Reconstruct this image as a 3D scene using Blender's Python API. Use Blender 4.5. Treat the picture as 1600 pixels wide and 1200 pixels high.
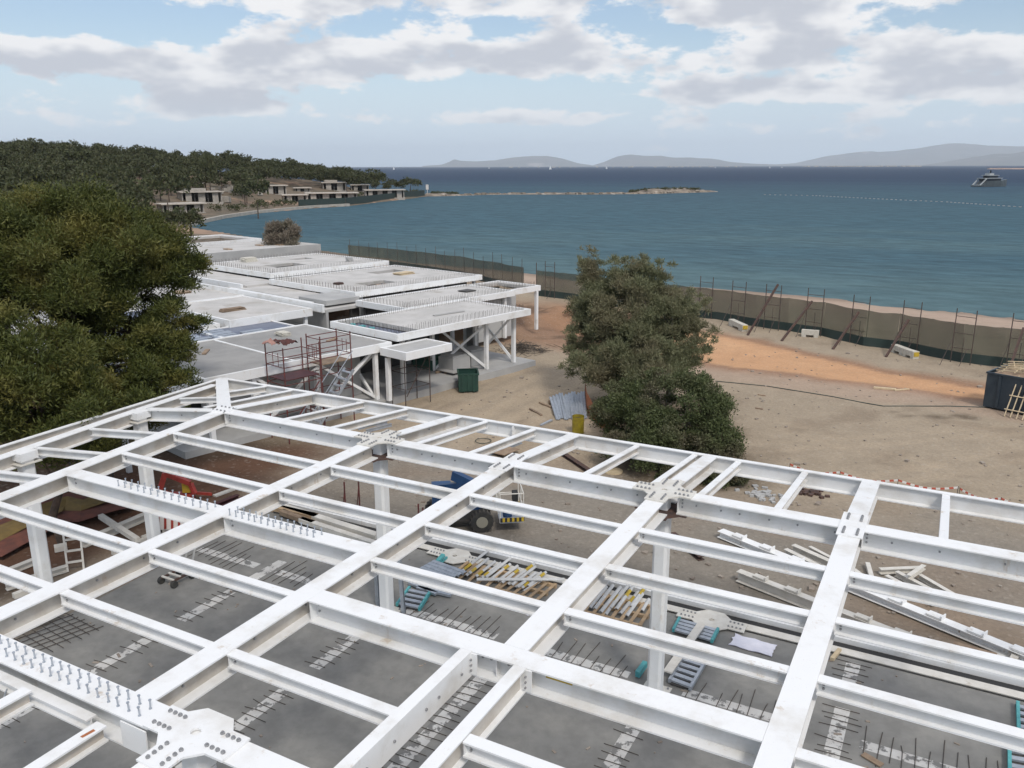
import bpy, math, random
import numpy as np
from mathutils import Vector, Matrix

# ------------------------------------------------------------------ scene, camera, light
for o in list(bpy.data.objects):
    bpy.data.objects.remove(o, do_unlink=True)
scene = bpy.context.scene
col = scene.collection
R = math.radians

# camera solved from the steel grid (4 m bays); u = x, v = y, slab top at z = 0
FPX, PITCH, YAW, ROLL, BEAM_Z = 1297.04, 0.2566, -0.494, -0.0028, 5.24
CAM = np.array([13.3067, -17.1187, 7.1311 + BEAM_Z])
_fw = np.array([math.sin(YAW) * math.cos(PITCH), math.cos(YAW) * math.cos(PITCH), -math.sin(PITCH)])
_rt = np.array([math.cos(YAW), -math.sin(YAW), 0.0])
_up = np.cross(_rt, _fw)
_rt, _up = _rt * math.cos(ROLL) + _up * math.sin(ROLL), -_rt * math.sin(ROLL) + _up * math.cos(ROLL)
cam_data = bpy.data.cameras.new('camera')
cam = bpy.data.objects.new('camera', cam_data)
col.objects.link(cam)
cam.matrix_world = Matrix(((_rt[0], _up[0], -_fw[0], CAM[0]), (_rt[1], _up[1], -_fw[1], CAM[1]),
                           (_rt[2], _up[2], -_fw[2], CAM[2]), (0, 0, 0, 1)))
cam_data.sensor_width = 36.0
cam_data.lens = FPX / 1600.0 * 36.0
cam_data.clip_start = 0.1
cam_data.clip_end = 120000.0
scene.camera = cam


def W(x, y, z=0.0):
    """point of the horizontal plane at height z seen at photo pixel (x, y)"""
    d = _fw * FPX + _rt * (x - 800.0) - _up * (y - 600.0)
    p = CAM + d * ((z - CAM[2]) / d[2])
    return Vector((float(p[0]), float(p[1]), float(z)))


def dir_px(x, y):
    d = _fw * FPX + _rt * (x - 800.0) - _up * (y - 600.0)
    return d / np.linalg.norm(d)


def at_dist(x, dist, z=0.0):
    """point at horizontal distance dist in the heading of photo column x"""
    d = dir_px(x, 258.0)
    h = np.array([d[0], d[1]]) / math.hypot(d[0], d[1])
    return Vector((float(CAM[0] + h[0] * dist), float(CAM[1] + h[1] * dist), z))


SUN_EL, SUN_AZ = R(50), math.atan2(0.55, -0.45)      # azimuth from +Y towards +X
sun_dir = Vector((math.sin(SUN_AZ) * math.cos(SUN_EL), math.cos(SUN_AZ) * math.cos(SUN_EL), math.sin(SUN_EL)))
sl = bpy.data.lights.new('sun', 'SUN')
sl.energy = 1.9
sl.angle = R(10)
sl.color = (1.0, 0.955, 0.89)
so = bpy.data.objects.new('sun', sl)
so.rotation_euler = sun_dir.to_track_quat('Z', 'Y').to_euler()
so.location = (0, 0, 60)
col.objects.link(so)

scene.view_settings.view_transform = 'Standard'
scene.view_settings.look = 'None'
scene.view_settings.gamma = 1.0
scene.view_settings.exposure = 0.0
scene.view_settings.use_curve_mapping = False
scene.cycles.volume_bounces = 2


def ordinal(i):
    """1 -> first, 22 -> twenty-second"""
    small = ['', 'first', 'second', 'third', 'fourth', 'fifth', 'sixth', 'seventh', 'eighth', 'ninth', 'tenth', 'eleventh', 'twelfth', 'thirteenth', 'fourteenth', 'fifteenth', 'sixteenth',
             'seventeenth', 'eighteenth', 'nineteenth']
    if i < 20:
        return small[i]
    t = ('twenty', 'thirty', 'forty')[i // 10 - 2]
    return t + '-' + small[i % 10] if i % 10 else t[:-1] + 'ieth'


class NT:
    def __init__(s, tree):
        s.t = tree

    def n(s, kind, **kw):
        nd = s.t.nodes.new(kind)
        for k, v in kw.items():
            if k.startswith('i_'):
                key = k[2:]
                key = int(key) if key.isdigit() else key.replace('_', ' ')
                nd.inputs[key].default_value = v
            else:
                setattr(nd, k, v)
        return nd

    def l(s, a, b):
        s.t.links.new(a, b)

    def math(s, op, a, b=None, c=None, clamp=False):
        nd = s.t.nodes.new('ShaderNodeMath')
        nd.operation = op
        nd.use_clamp = clamp
        for i, v in enumerate((a, b, c)):
            if v is None:
                continue
            if isinstance(v, (int, float)):
                nd.inputs[i].default_value = v
            else:
                s.l(v, nd.inputs[i])
        return nd.outputs[0]

    def ramp(s, v, a, b, smooth=True):
        nd = s.t.nodes.new('ShaderNodeMapRange')
        nd.interpolation_type = 'SMOOTHSTEP' if smooth else 'LINEAR'
        nd.inputs[1].default_value = a
        nd.inputs[2].default_value = b
        s.l(v, nd.inputs[0])
        return nd.outputs[0]

    def mix(s, f, a, b):
        nd = s.t.nodes.new('ShaderNodeMix')
        nd.data_type = 'RGBA'
        for i, v in ((0, f), (6, a), (7, b)):
            if isinstance(v, (int, float)):
                nd.inputs[i].default_value = v
            elif isinstance(v, tuple):
                nd.inputs[i].default_value = v if len(v) == 4 else v + (1,)
            else:
                s.l(v, nd.inputs[i])
        return nd.outputs[2]


# ------------------------------------------------------------------ world: Nishita sky with broken cumulus
world = bpy.data.worlds.new('World')
scene.world = world
world.use_nodes = True
wt = NT(world.node_tree)
world.node_tree.nodes.clear()
sky = wt.n('ShaderNodeTexSky', sky_type='NISHITA', sun_disc=False, sun_elevation=SUN_EL, sun_rotation=SUN_AZ,
           altitude=10.0, air_density=1.0, dust_density=1.6, ozone_density=1.2)
tc = wt.n('ShaderNodeTexCoord')
sep = wt.n('ShaderNodeSeparateXYZ')
wt.l(tc.outputs['Generated'], sep.inputs[0])
az = wt.math('ARCTAN2', sep.outputs[0], sep.outputs[1])
el = wt.math('ARCSINE', sep.outputs[2])


def cloud_noise(dz, scale, stretch, detail, rough):
    mp = wt.n('ShaderNodeVectorMath', operation='MULTIPLY_ADD')
    mp.inputs[1].default_value = (1, 1, stretch)
    mp.inputs[2].default_value = (0, 0, dz * stretch)
    wt.l(tc.outputs['Generated'], mp.inputs[0])
    nz = wt.n('ShaderNodeTexNoise', noise_dimensions='3D', i_Scale=scale, i_Detail=detail, i_Roughness=rough)
    wt.l(mp.outputs[0], nz.inputs['Vector'])
    return nz.outputs[0]


azel = wt.n('ShaderNodeCombineXYZ')
wt.l(az, azel.inputs[0]); wt.l(el, azel.inputs[1])
# cumulus banks: heading and height (photo columns/rows), half width, half height, weight
banks = [(1000, -45, 900, 100, .33), (470, -30, 420, 62, .26), (300, 92, 560, 52, .38), (570, 84, 250, 52, .18), (905, 88, 230, 46, .42),
         (1400, 90, 340, 44, .42), (1230, 30, 200, 58, .26), (370, 157, 160, 26, .42), (1120, 144, 200, 26, .42), (1480, 142, 220, 30, .40), (620, 183, 330, 24, .26), (1000, 186, 320, 22, .24), (1350, 195, 280, 22, .25), (150, 172, 240, 24, .25), (90, 95, 240, 50, .12)]
gaps = [(1050, 66, 120, 26, -.20), (780, 52, 90, 22, -.14), (110, 38, 260, 40, -.22)]
bias = -.215
for x, y, hw, hh, wgt in banks + gaps:
    d = dir_px(x, y)
    a0, e0 = math.atan2(d[0], d[1]), math.asin(d[2])
    kx, ky = 1400.0 / hw, 1310.0 / hh
    vm = wt.n('ShaderNodeVectorMath', operation='MULTIPLY_ADD')
    vm.inputs[1].default_value = (kx, ky, 0); vm.inputs[2].default_value = (-a0 * kx, -e0 * ky, 0)
    wt.l(azel.outputs[0], vm.inputs[0])
    ln = wt.n('ShaderNodeVectorMath', operation='LENGTH')
    wt.l(vm.outputs[0], ln.inputs[0])
    bias = wt.math('MULTIPLY_ADD', wt.ramp(ln.outputs['Value'], 1.25, .15), wgt, bias)
# elsewhere: broken cloud of the same kind, denser overhead than towards the horizon
lowf = cloud_noise(0.0, 2.1, 2.2, 1.0, .5)
gen = wt.math('MULTIPLY', wt.ramp(el, R(11), R(26)), wt.math('MULTIPLY_ADD', lowf, 1.0, -.22))
bias = wt.math('ADD', bias, gen)
d0 = wt.math('ADD', wt.math('MULTIPLY_ADD', cloud_noise(0.0, 13.0, 2.4, 6.0, .60), 1.25, -.625), bias)
d1 = wt.math('ADD', wt.math('MULTIPLY_ADD', cloud_noise(0.020, 13.0, 2.4, 3.0, .55), 1.3, -.65), bias)
cover = wt.ramp(d0, -0.03, 0.12)
under = wt.ramp(d1, .0, 0.36)
ccol = wt.mix(under, (0.98, 0.97, 0.97), (0.60, 0.62, 0.68))
# cloud deck is brighter overhead than near the horizon, as under any broken overcast
zen = wt.math('MULTIPLY_ADD', wt.ramp(el, R(12), R(60)), 0.45, 1.0)
cz = wt.n('ShaderNodeVectorMath', operation='SCALE')
wt.l(ccol, cz.inputs[0]); wt.l(zen, cz.inputs['Scale'])
ccol = cz.outputs[0]
skyc = wt.n('ShaderNodeVectorMath', operation='SCALE', i_Scale=0.14)
wt.l(sky.outputs[0], skyc.inputs[0])
# thin high veil softens the blue, most near the horizon
veil = wt.math('MULTIPLY_ADD', wt.ramp(el, R(9), R(0.0)), 0.80, .04)
base = wt.mix(veil, skyc.outputs[0], (0.74, 0.89, 1.06))
thin = wt.math('MULTIPLY_ADD', wt.ramp(el, R(1.0), R(4.5)), .35, .62)
final = wt.mix(wt.math('MULTIPLY', cover, thin), base, ccol)
bg = wt.n('ShaderNodeBackground', i_Strength=1.0)

wt.l(final, bg.inputs[0])
wo = wt.n('ShaderNodeOutputWorld')
wt.l(bg.outputs[0], wo.inputs[0])
world.cycles.sampling_method = 'MANUAL'
world.cycles.sample_map_resolution = 512

# ------------------------------------------------------------------ mesh helpers
rng = np.random.default_rng(11)
rnd = random.Random(5)


class MB:
    """collects pieces in world coordinates and links them as one mesh object"""

    def __init__(s):
        s.v, s.f = [], []

    def add(s, vs, fs):
        b = len(s.v)
        s.v += [Vector(p) for p in vs]
        s.f += [tuple(i + b for i in f) for f in fs]
        return s

    def box(s, c, size, rz=0.0, M=None):
        x, y, z = [k / 2.0 for k in size]
        pts = [Vector((a * x, b * y, d * z)) for d in (-1, 1) for a, b in ((-1, -1), (1, -1), (1, 1), (-1, 1))]
        M = M or Matrix.Rotation(rz, 3, 'Z')
        c = Vector(c)
        return s.add([M @ p + c for p in pts], [(3, 2, 1, 0), (4, 5, 6, 7), (0, 1, 5, 4), (1, 2, 6, 5), (2, 3, 7, 6), (3, 0, 4, 7)])

    def bar(s, p0, p1, w, h, top=False):
        """rectangular bar from p0 to p1, w across and h high; top: the line is the top centre line"""
        hw = w / 2.0
        y0, y1 = (-h, 0) if top else (-h / 2.0, h / 2.0)
        return s.profile(p0, p1, [(-hw, y0), (hw, y0), (hw, y1), (-hw, y1)])

    def profile(s, p0, p1, poly, upv=(0, 0, 1)):
        p0, p1 = Vector(p0), Vector(p1)
        d = (p1 - p0).normalized()
        upv = Vector(upv)
        if abs(d.dot(upv)) > .98:
            upv = Vector((0, 1, 0))
        side = d.cross(upv).normalized()
        up2 = side.cross(d).normalized()
        n = len(poly)
        vs = [p + side * a + up2 * b for p in (p0, p1) for a, b in poly]
        fs = [(i, (i + 1) % n, n + (i + 1) % n, n + i) for i in range(n)]
        fs += [tuple(reversed(range(n))), tuple(range(n, 2 * n))]
        return s.add(vs, [tuple(reversed(f)) for f in fs])

    def ibeam(s, p0, p1, w, d, tf=.026, tw=.018, wb=None):
        a, b, t = w / 2.0, (wb or w) / 2.0, tw / 2.0
        return s.profile(p0, p1, [(-a, 0), (-a, -tf), (-t, -tf), (-t, -d + tf), (-b, -d + tf), (-b, -d), (b, -d), (b, -d + tf),
                                  (t, -d + tf), (t, -tf), (a, -tf), (a, 0)][::-1])

    def channel(s, p0, p1, w, d, t=.02, side=1):
        k = side
        return s.profile(p0, p1, [(-k * w / 2, 0), (k * w / 2, 0), (k * w / 2, -d), (-k * w / 2, -d), (-k * w / 2, -d + t), (k * (w / 2 - t), -d + t),
                                  (k * (w / 2 - t), -t), (-k * w / 2, -t)][::(1 if k > 0 else -1)])

    def angle(s, p0, p1, w, t=.012):
        return s.profile(p0, p1, [(-w, -w), (0, -t * 1.4), (w, -w), (w + t * .2, -w + t * 1.2), (0, t * .6), (-w - t * .2, -w + t * 1.2)])

    def cyl(s, p0, p1, r, n=8, r1=None, caps=True):
        p0, p1 = Vector(p0), Vector(p1)
        d = (p1 - p0).normalized()
        a = d.orthogonal().normalized()
        b = d.cross(a)
        r1 = r if r1 is None else r1
        vs = [p + (a * math.cos(2 * math.pi * i / n) + b * math.sin(2 * math.pi * i / n)) * q for p, q in ((p0, r), (p1, r1)) for i in range(n)]
        fs = [(i, (i + 1) % n, n + (i + 1) % n, n + i) for i in range(n)]
        if caps:
            fs += [tuple(reversed(range(n))), tuple(range(n, 2 * n))]
        return s.add(vs, fs)

    def tube(s, pts, r, n=6):
        for a, b in zip(pts[:-1], pts[1:]):
            s.cyl(a, b, r, n)
        return s

    def slab(s, poly, z0, z1):
        n = len(poly)
        vs = [(p[0], p[1], z) for z in (z0, z1) for p in poly]
        area = sum(poly[i][0] * poly[(i + 1) % n][1] - poly[(i + 1) % n][0] * poly[i][1] for i in range(n))
        fs = [(i, (i + 1) % n, n + (i + 1) % n, n + i) for i in range(n)] + [tuple(reversed(range(n))), tuple(range(n, 2 * n))]
        if area < 0:
            fs = [tuple(reversed(f)) for f in fs]
        return s.add(vs, fs)

    def mesh(s, name, off=(0, 0, 0)):
        me = bpy.data.meshes.new(name)
        off = Vector(off)
        me.from_pydata([tuple(p - off) for p in s.v], [], s.f)
        me.update()
        return me

    def build(s, name, mat, parent=None, smooth=False, off=None):
        """off: world position used as the object's origin (top-level); children sit at their parent's origin"""
        if parent is not None:
            wl = parent.location.copy()
            if parent.parent is not None:
                wl += parent.parent.location
            me = s.mesh(name, wl)
            loc = (0, 0, 0)
        else:
            if off is None:
                xs = [p.x for p in s.v]; ys = [p.y for p in s.v]; zs = [p.z for p in s.v]
                off = Vector(((min(xs) + max(xs)) / 2, (min(ys) + max(ys)) / 2, min(zs)))
            me = s.mesh(name, off)
            loc = off
        return link(name, me, mat, parent, loc, smooth)


def link(name, me, mat, parent=None, loc=(0, 0, 0), smooth=False):
    o = bpy.data.objects.new(name, me)
    if mat is not None and not me.materials:
        me.materials.append(mat)
    if smooth:
        me.polygons.foreach_set('use_smooth', [True] * len(me.polygons))
    col.objects.link(o)
    o.location = loc
    if parent is not None:
        o.parent = parent
    return o


def np_mesh(name, verts, faces):
    """verts (N,3), faces (M,k) numpy -> mesh"""
    verts = np.asarray(verts, dtype=np.float32)
    faces = np.asarray(faces, dtype=np.int32)
    me = bpy.data.meshes.new(name)
    k = faces.shape[1]
    me.vertices.add(len(verts)); me.vertices.foreach_set('co', verts.ravel())
    me.loops.add(faces.size); me.loops.foreach_set('vertex_index', faces.ravel())
    me.polygons.add(len(faces))
    me.polygons.foreach_set('loop_start', np.arange(0, faces.size, k, dtype=np.int32))
    me.polygons.foreach_set('loop_total', np.full(len(faces), k, dtype=np.int32))
    me.update(calc_edges=True)
    me.validate()
    return me


def tag(o, label=None, cat=None, group=None, kind=None):
    if label:
        o['label'] = label
    if cat:
        o['category'] = cat
    if group:
        o['group'] = group
    if kind:
        o['kind'] = kind
    return o


def empty(name, loc, label, cat, group=None):
    o = bpy.data.objects.new(name, None)
    o.empty_display_size = .3
    o.location = loc
    col.objects.link(o)
    return tag(o, label, cat, group)


def copy_tree(o, loc=None, rz=None, label=None, parent=None):
    c = o.copy()
    col.objects.link(c)
    c.parent = parent
    if loc is not None:
        c.location = loc
    if rz is not None:
        c.rotation_euler = (0, 0, rz)
    if label:
        c['label'] = label
    for ch in o.children:
        copy_tree(ch, parent=c)
    return c


# value noise for terrain shape and soil
_lat = np.random.default_rng(3).random((256, 256))


def vnoise(x, y, scale, seed=0):
    x = np.asarray(x) / scale + seed * 17.3
    y = np.asarray(y) / scale + seed * 7.9
    xi, yi = np.floor(x).astype(int), np.floor(y).astype(int)
    fx, fy = x - xi, y - yi
    fx, fy = fx * fx * (3 - 2 * fx), fy * fy * (3 - 2 * fy)
    g = lambda i, j: _lat[(xi + i) % 256, (yi + j) % 256]
    return (g(0, 0) * (1 - fx) + g(1, 0) * fx) * (1 - fy) + (g(0, 1) * (1 - fx) + g(1, 1) * fx) * fy


def fbm(x, y, scale, oct=4, seed=0):
    t, a, s = 0, .5, 0
    for i in range(oct):
        t = t + a * vnoise(x, y, scale / 2 ** i, seed + i)
        s += a
        a *= .55
    return t / s


def sstep(a, b, x):
    t = np.clip((x - a) / (b - a), 0, 1)
    return t * t * (3 - 2 * t)


# ------------------------------------------------------------------ materials
def mat(name, c1, c2=None, scale=3.0, rough=.6, metal=0.0, spec=.5, c3=None, s3=.5, t3=(.62, .72), bump=0.0, bscale=40.0,
        coord='Object', detail=6.0, sharp=(.35, .65), rand=0.0, stretch=None):
    m = bpy.data.materials.new(name)
    m.use_nodes = True
    n = NT(m.node_tree)
    bs = m.node_tree.nodes['Principled BSDF']
    bs.inputs['Roughness'].default_value = rough
    bs.inputs['Metallic'].default_value = metal
    bs.inputs['Specular IOR Level'].default_value = spec
    t = n.n('ShaderNodeTexCoord')
    if coord == 'World':
        vec = n.n('ShaderNodeNewGeometry').outputs['Position']
    else:
        vec = t.outputs[coord]
        # alike pieces that share a mesh get their own patch of the pattern
        oi = n.n('ShaderNodeObjectInfo')
        va = n.n('ShaderNodeVectorMath', operation='ADD')
        sc = n.n('ShaderNodeMath', operation='MULTIPLY'); sc.inputs[1].default_value = 37.0
        n.l(oi.outputs['Random'], sc.inputs[0]); n.l(vec, va.inputs[0]); n.l(sc.outputs[0], va.inputs[1])
        vec = va.outputs[0]
    if stretch:
        mp = n.n('ShaderNodeMapping'); mp.inputs['Scale'].default_value = stretch
        n.l(vec, mp.inputs[0]); vec = mp.outputs[0]
    c = c1 + (1,)
    if c2:
        nz = n.n('ShaderNodeTexNoise', i_Scale=scale, i_Detail=detail, i_Roughness=.6)
        n.l(vec, nz.inputs['Vector'])
        c = n.mix(n.ramp(nz.outputs[0], *sharp), c1, c2)
    if c3:
        n3 = n.n('ShaderNodeTexNoise', i_Scale=s3, i_Detail=8.0, i_Roughness=.65)
        n.l(vec, n3.inputs['Vector'])
        c = n.mix(n.ramp(n3.outputs[0], *t3), c, c3)
    if rand:
        oi2 = n.n('ShaderNodeObjectInfo')
        hs = n.n('ShaderNodeHueSaturation')
        k = n.math('ADD', n.math('MULTIPLY', oi2.outputs['Random'], rand), 1 - rand / 2)
        n.l(k, hs.inputs['Value'])
        if isinstance(c, tuple):
            hs.inputs['Color'].default_value = c
        else:
            n.l(c, hs.inputs['Color'])
        c = hs.outputs[0]
    if isinstance(c, tuple):
        bs.inputs['Base Color'].default_value = c
    else:
        n.l(c, bs.inputs['Base Color'])
    if bump:
        nb = n.n('ShaderNodeTexNoise', i_Scale=bscale, i_Detail=6.0, i_Roughness=.65)
        n.l(vec, nb.inputs['Vector'])
        bp = n.n('ShaderNodeBump', i_Strength=min(1.0, bump), i_Distance=.02 * max(1, bump))
        n.l(nb.outputs[0], bp.inputs['Height'])
        n.l(bp.outputs[0], bs.inputs['Normal'])
    return m


def leaf_mat(name, ca, cb, cc, rough=.6, trans=.25):
    """foliage: each leaf its own tone (random per island), patches of tint through the crown"""
    m = bpy.data.materials.new(name)
    m.use_nodes = True
    n = NT(m.node_tree)
    bs = m.node_tree.nodes['Principled BSDF']
    bs.inputs['Roughness'].default_value = rough
    bs.inputs['Specular IOR Level'].default_value = .25
    g = n.n('ShaderNodeNewGeometry')
    c = n.mix(g.outputs['Random Per Island'], ca, cb)
    nz = n.n('ShaderNodeTexNoise', i_Scale=.55, i_Detail=3.0)
    n.l(n.n('ShaderNodeTexCoord').outputs['Object'], nz.inputs['Vector'])
    c = n.mix(n.math('MULTIPLY', n.ramp(nz.outputs[0], .45, .7), .8), c, cc)
    n.l(c, bs.inputs['Base Color'])
    tr = n.n('ShaderNodeBsdfTranslucent')
    n.l(c, tr.inputs[0])
    ms = n.n('ShaderNodeMixShader'); ms.inputs[0].default_value = trans
    n.l(bs.outputs[0], ms.inputs[1]); n.l(tr.outputs[0], ms.inputs[2])
    n.l(ms.outputs[0], m.node_tree.nodes['Material Output'].inputs[0])
    return m


M = {}
def worn_white(name, base, dust, rust, dust_rng, scuff=.5):
    """site-dirty white paint: dust drifts, rust weeps, dark scuffs and chips"""
    m = bpy.data.materials.new(name); m.use_nodes = True
    n = NT(m.node_tree); bs = m.node_tree.nodes['Principled BSDF']
    vec = n.n('ShaderNodeNewGeometry').outputs['Position']
    def nz(scale, detail=6.0, rough=.6, st=(1, 1, 1)):
        mp = n.n('ShaderNodeMapping'); mp.inputs['Scale'].default_value = st
        n.l(vec, mp.inputs[0])
        t = n.n('ShaderNodeTexNoise', i_Scale=scale, i_Detail=detail, i_Roughness=rough); n.l(mp.outputs[0], t.inputs['Vector'])
        return t.outputs[0]
    c = n.mix(n.ramp(nz(1.1, 7.0, .62), *dust_rng), base, dust)
    c = n.mix(n.math('MULTIPLY', n.ramp(nz(2.6, 8.0, .7, (1, 1, .35)), .60, .72), .75), c, rust)
    c = n.mix(n.math('MULTIPLY', n.ramp(nz(13.0, 5.0, .75), .69, .73), scuff), c, (.17, .16, .15))
    c = n.mix(n.math('MULTIPLY', n.ramp(nz(45.0, 3.0, .7), .66, .72), scuff * .55), c, (.34, .32, .29))
    n.l(c, bs.inputs['Base Color'])
    n.l(n.math('MULTIPLY_ADD', nz(5.0), .35, .30), bs.inputs['Roughness'])
    bp = n.n('ShaderNodeBump', i_Strength=.12, i_Distance=.01); n.l(nz(4.0, 4.0), bp.inputs['Height']); n.l(bp.outputs[0], bs.inputs['Normal'])
    return m


M['white'] = worn_white('white_paint', (.80, .80, .79), (.67, .65, .61), (.50, .40, .29), (.47, .72), .75)
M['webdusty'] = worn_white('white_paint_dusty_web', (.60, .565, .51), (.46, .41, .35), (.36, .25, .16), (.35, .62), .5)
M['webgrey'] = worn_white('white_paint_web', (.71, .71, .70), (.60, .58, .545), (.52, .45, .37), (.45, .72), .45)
M['whitedirty'] = mat('white_paint_dusty', (.66, .63, .575), (.58, .55, .49), 3.0, .6, c3=(.42, .36, .28), s3=2.0, t3=(.6, .78))
M['plate'] = mat('plate_paint', (.66, .64, .585), (.58, .55, .49), 4.0, .5, c3=(.33, .26, .19), s3=3.0, t3=(.64, .76))
M['steel'] = mat('bolt_steel', (.36, .36, .365), (.24, .24, .24), 30, .5, metal=.3)
M['galv'] = mat('galvanised_steel', (.48, .51, .55), (.38, .41, .45), 5.0, .42, metal=.55)
M['dark'] = mat('dark_void', (.03, .03, .03), rough=.9)
M['rebar'] = mat('rebar_rust', (.085, .065, .05), (.05, .045, .04), 8.0, .85)
M['rust'] = mat('rusty_steel', (.10, .055, .04), (.06, .04, .035), 6.0, .8)
M['scafred'] = mat('scaffold_red', (.16, .035, .03), (.09, .04, .035), 4.0, .65)
M['scafbrown'] = mat('scaffold_brown', (.09, .06, .05), (.05, .045, .04), 4.0, .75)
M['maroon'] = mat('maroon_primer', (.085, .022, .022), (.06, .018, .018), 3.0, .6)
M['red'] = mat('red_machine_paint', (.42, .055, .04), (.28, .04, .03), 3.0, .45)
M['blue'] = mat('blue_machine_paint', (.014, .06, .16), (.012, .045, .12), 3.0, .42)
M['darkblue'] = mat('skip_blue_paint', (.022, .034, .048), (.035, .05, .062), 2.0, .5, c3=(.09, .08, .07), s3=3.0, t3=(.66, .74))
M['greenskip'] = mat('skip_green_paint', (.018, .06, .042), (.014, .045, .035), 2.0, .5)
M['greentarp'] = mat('green_tarp', (.05, .13, .095), (.04, .10, .08), 3.0, .55)
M['teal'] = mat('teal_formwork', (.10, .40, .40), (.07, .30, .32), 6.0, .5)
M['yellow'] = mat('yellow_paint', (.52, .36, .03), (.40, .28, .03), 5.0, .55)
M['drum'] = mat('drum_yellow', (.36, .28, .02), (.25, .19, .02), 5.0, .5)
M['orange'] = mat('orange_mesh', (.42, .14, .05), (.30, .11, .05), 6.0, .8)
M['timber'] = mat('timber', (.46, .33, .20), (.35, .24, .14), 4.0, .75, rand=.4)
M['paletimber'] = mat('pale_timber', (.62, .50, .33), (.52, .41, .26), 4.0, .75, rand=.3)
M['oldtimber'] = mat('old_timber', (.22, .15, .10), (.30, .22, .15), 4.0, .8, rand=.4)
M['rubber'] = mat('rubber', (.03, .03, .03), (.05, .047, .04), 6.0, .85)
M['rim'] = mat('rim', (.30, .28, .22), rough=.6)
M['paper'] = mat('paper', (.74, .73, .80), (.66, .66, .74), 4.0, .8)
M['hose'] = mat('hose', (.025, .045, .035), rough=.6)
M['tape'] = mat('tape_white', (.75, .72, .68), rough=.6)
M['tapered'] = mat('tape_red', (.50, .10, .06), rough=.6)
M['block'] = mat('precast_block', (.60, .57, .50), (.50, .47, .40), 5.0, .8)
M['stone'] = mat('villa_wall', (.40, .365, .32), (.30, .275, .24), 1.2, .85, coord='World')
M['villaroof'] = mat('villa_roof', (.50, .445, .38), (.42, .38, .33), .8, .85, coord='World')
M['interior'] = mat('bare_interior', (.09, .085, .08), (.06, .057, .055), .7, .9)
M['bark'] = mat('bark', (.11, .075, .055), (.06, .045, .035), 3.0, .95, bump=.6, bscale=8)
M['greybark'] = mat('grey_bark', (.13, .11, .095), (.08, .07, .06), 4.0, .95)
M['pine'] = leaf_mat('pine_needles', (.042, .055, .013), (.100, .110, .026), (.180, .155, .040), trans=.12)
M['tamarisk'] = leaf_mat('tamarisk_leaves', (.135, .150, .078), (.235, .235, .130), (.225, .195, .120), trans=.3)
M['mastic'] = leaf_mat('mastic_leaves', (.058, .078, .030), (.125, .145, .060), (.13, .105, .072), trans=.18)
M['farpine'] = leaf_mat('far_pine', (.042, .052, .022), (.080, .086, .034), (.072, .068, .034), trans=.1)
M['drytree'] = leaf_mat('dry_leaves', (.19, .16, .125), (.26, .215, .165), (.16, .15, .10), trans=.2)
M['scrub'] = leaf_mat('scrub', (.045, .055, .022), (.08, .085, .035), (.09, .075, .04), trans=.1)
# ------------------------------------------------------------------ land, shore, sea
SEA_Z = -2.5
near_shore = [(1700, 506), (1590, 497), (1350, 471), (1100, 450), (900, 436), (700, 414), (540, 397), (430, 382), (350, 367), (300, 358.5)]
far_shore = [(296, 354), (318, 348), (350, 341), (400, 333.5), (445, 329), (490, 325), (545, 322), (600, 315), (650, 309), (668, 306.5)]
shore_pts = [(1500, 120), (400, 66), (150, 62), (60, 70)]
shore_pts += [tuple(W(x, y, SEA_Z)[:2]) for x, y in near_shore + far_shore]
tip = shore_pts[-1]
land = np.array(shore_pts + [(-250, 372), (-330, 430), (-520, 520), (-900, 600), (-1700, 500), (-1700, -700), (1500, -700)])


def shore_dist(x, y):
    """signed distance to the shoreline, positive on land"""
    P = np.stack([np.ravel(x), np.ravel(y)], 1)
    best = np.full(len(P), 1e9)
    inside = np.zeros(len(P), bool)
    for i in range(len(land)):
        a, b = land[i], land[(i + 1) % len(land)]
        ab = b - a
        t = np.clip(((P - a) @ ab) / (ab @ ab), 0, 1)
        q = a + t[:, None] * ab
        best = np.minimum(best, np.hypot(*(P - q).T))
        cond = (a[1] > P[:, 1]) != (b[1] > P[:, 1])
        with np.errstate(divide='ignore', invalid='ignore'):
            xi = (b[0] - a[0]) * (P[:, 1] - a[1]) / (b[1] - a[1]) + a[0]
        inside ^= cond & (P[:, 0] < xi)
    return np.where(inside, best, -best).reshape(np.shape(x))


def land_height(x, y):
    x = np.asarray(x, float); y = np.asarray(y, float)
    s = shore_dist(x, y)
    d = np.hypot(x - CAM[0], y - CAM[1])
    beach = SEA_Z + 2.15 * sstep(0, 27, s) + np.clip(s, -6, 0) * .08
    hill = SEA_Z + .9 * sstep(0, 1.2, s) + 20.0 * (1 - np.exp(-np.clip(s - 26, 0, None) / 105)) + .7 * sstep(2, 26, s) + np.clip(s, -6, 0) * .08
    hill = hill + (fbm(x, y, 70, 3, 4) - .5) * 3.0 * sstep(10, 60, s)
    w = sstep(120, 190, d) * sstep(-60, -110, x)
    return beach * (1 - w) + hill * w


def H1(x, y):
    return float(land_height(np.array([x]), np.array([y]))[0])


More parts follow.
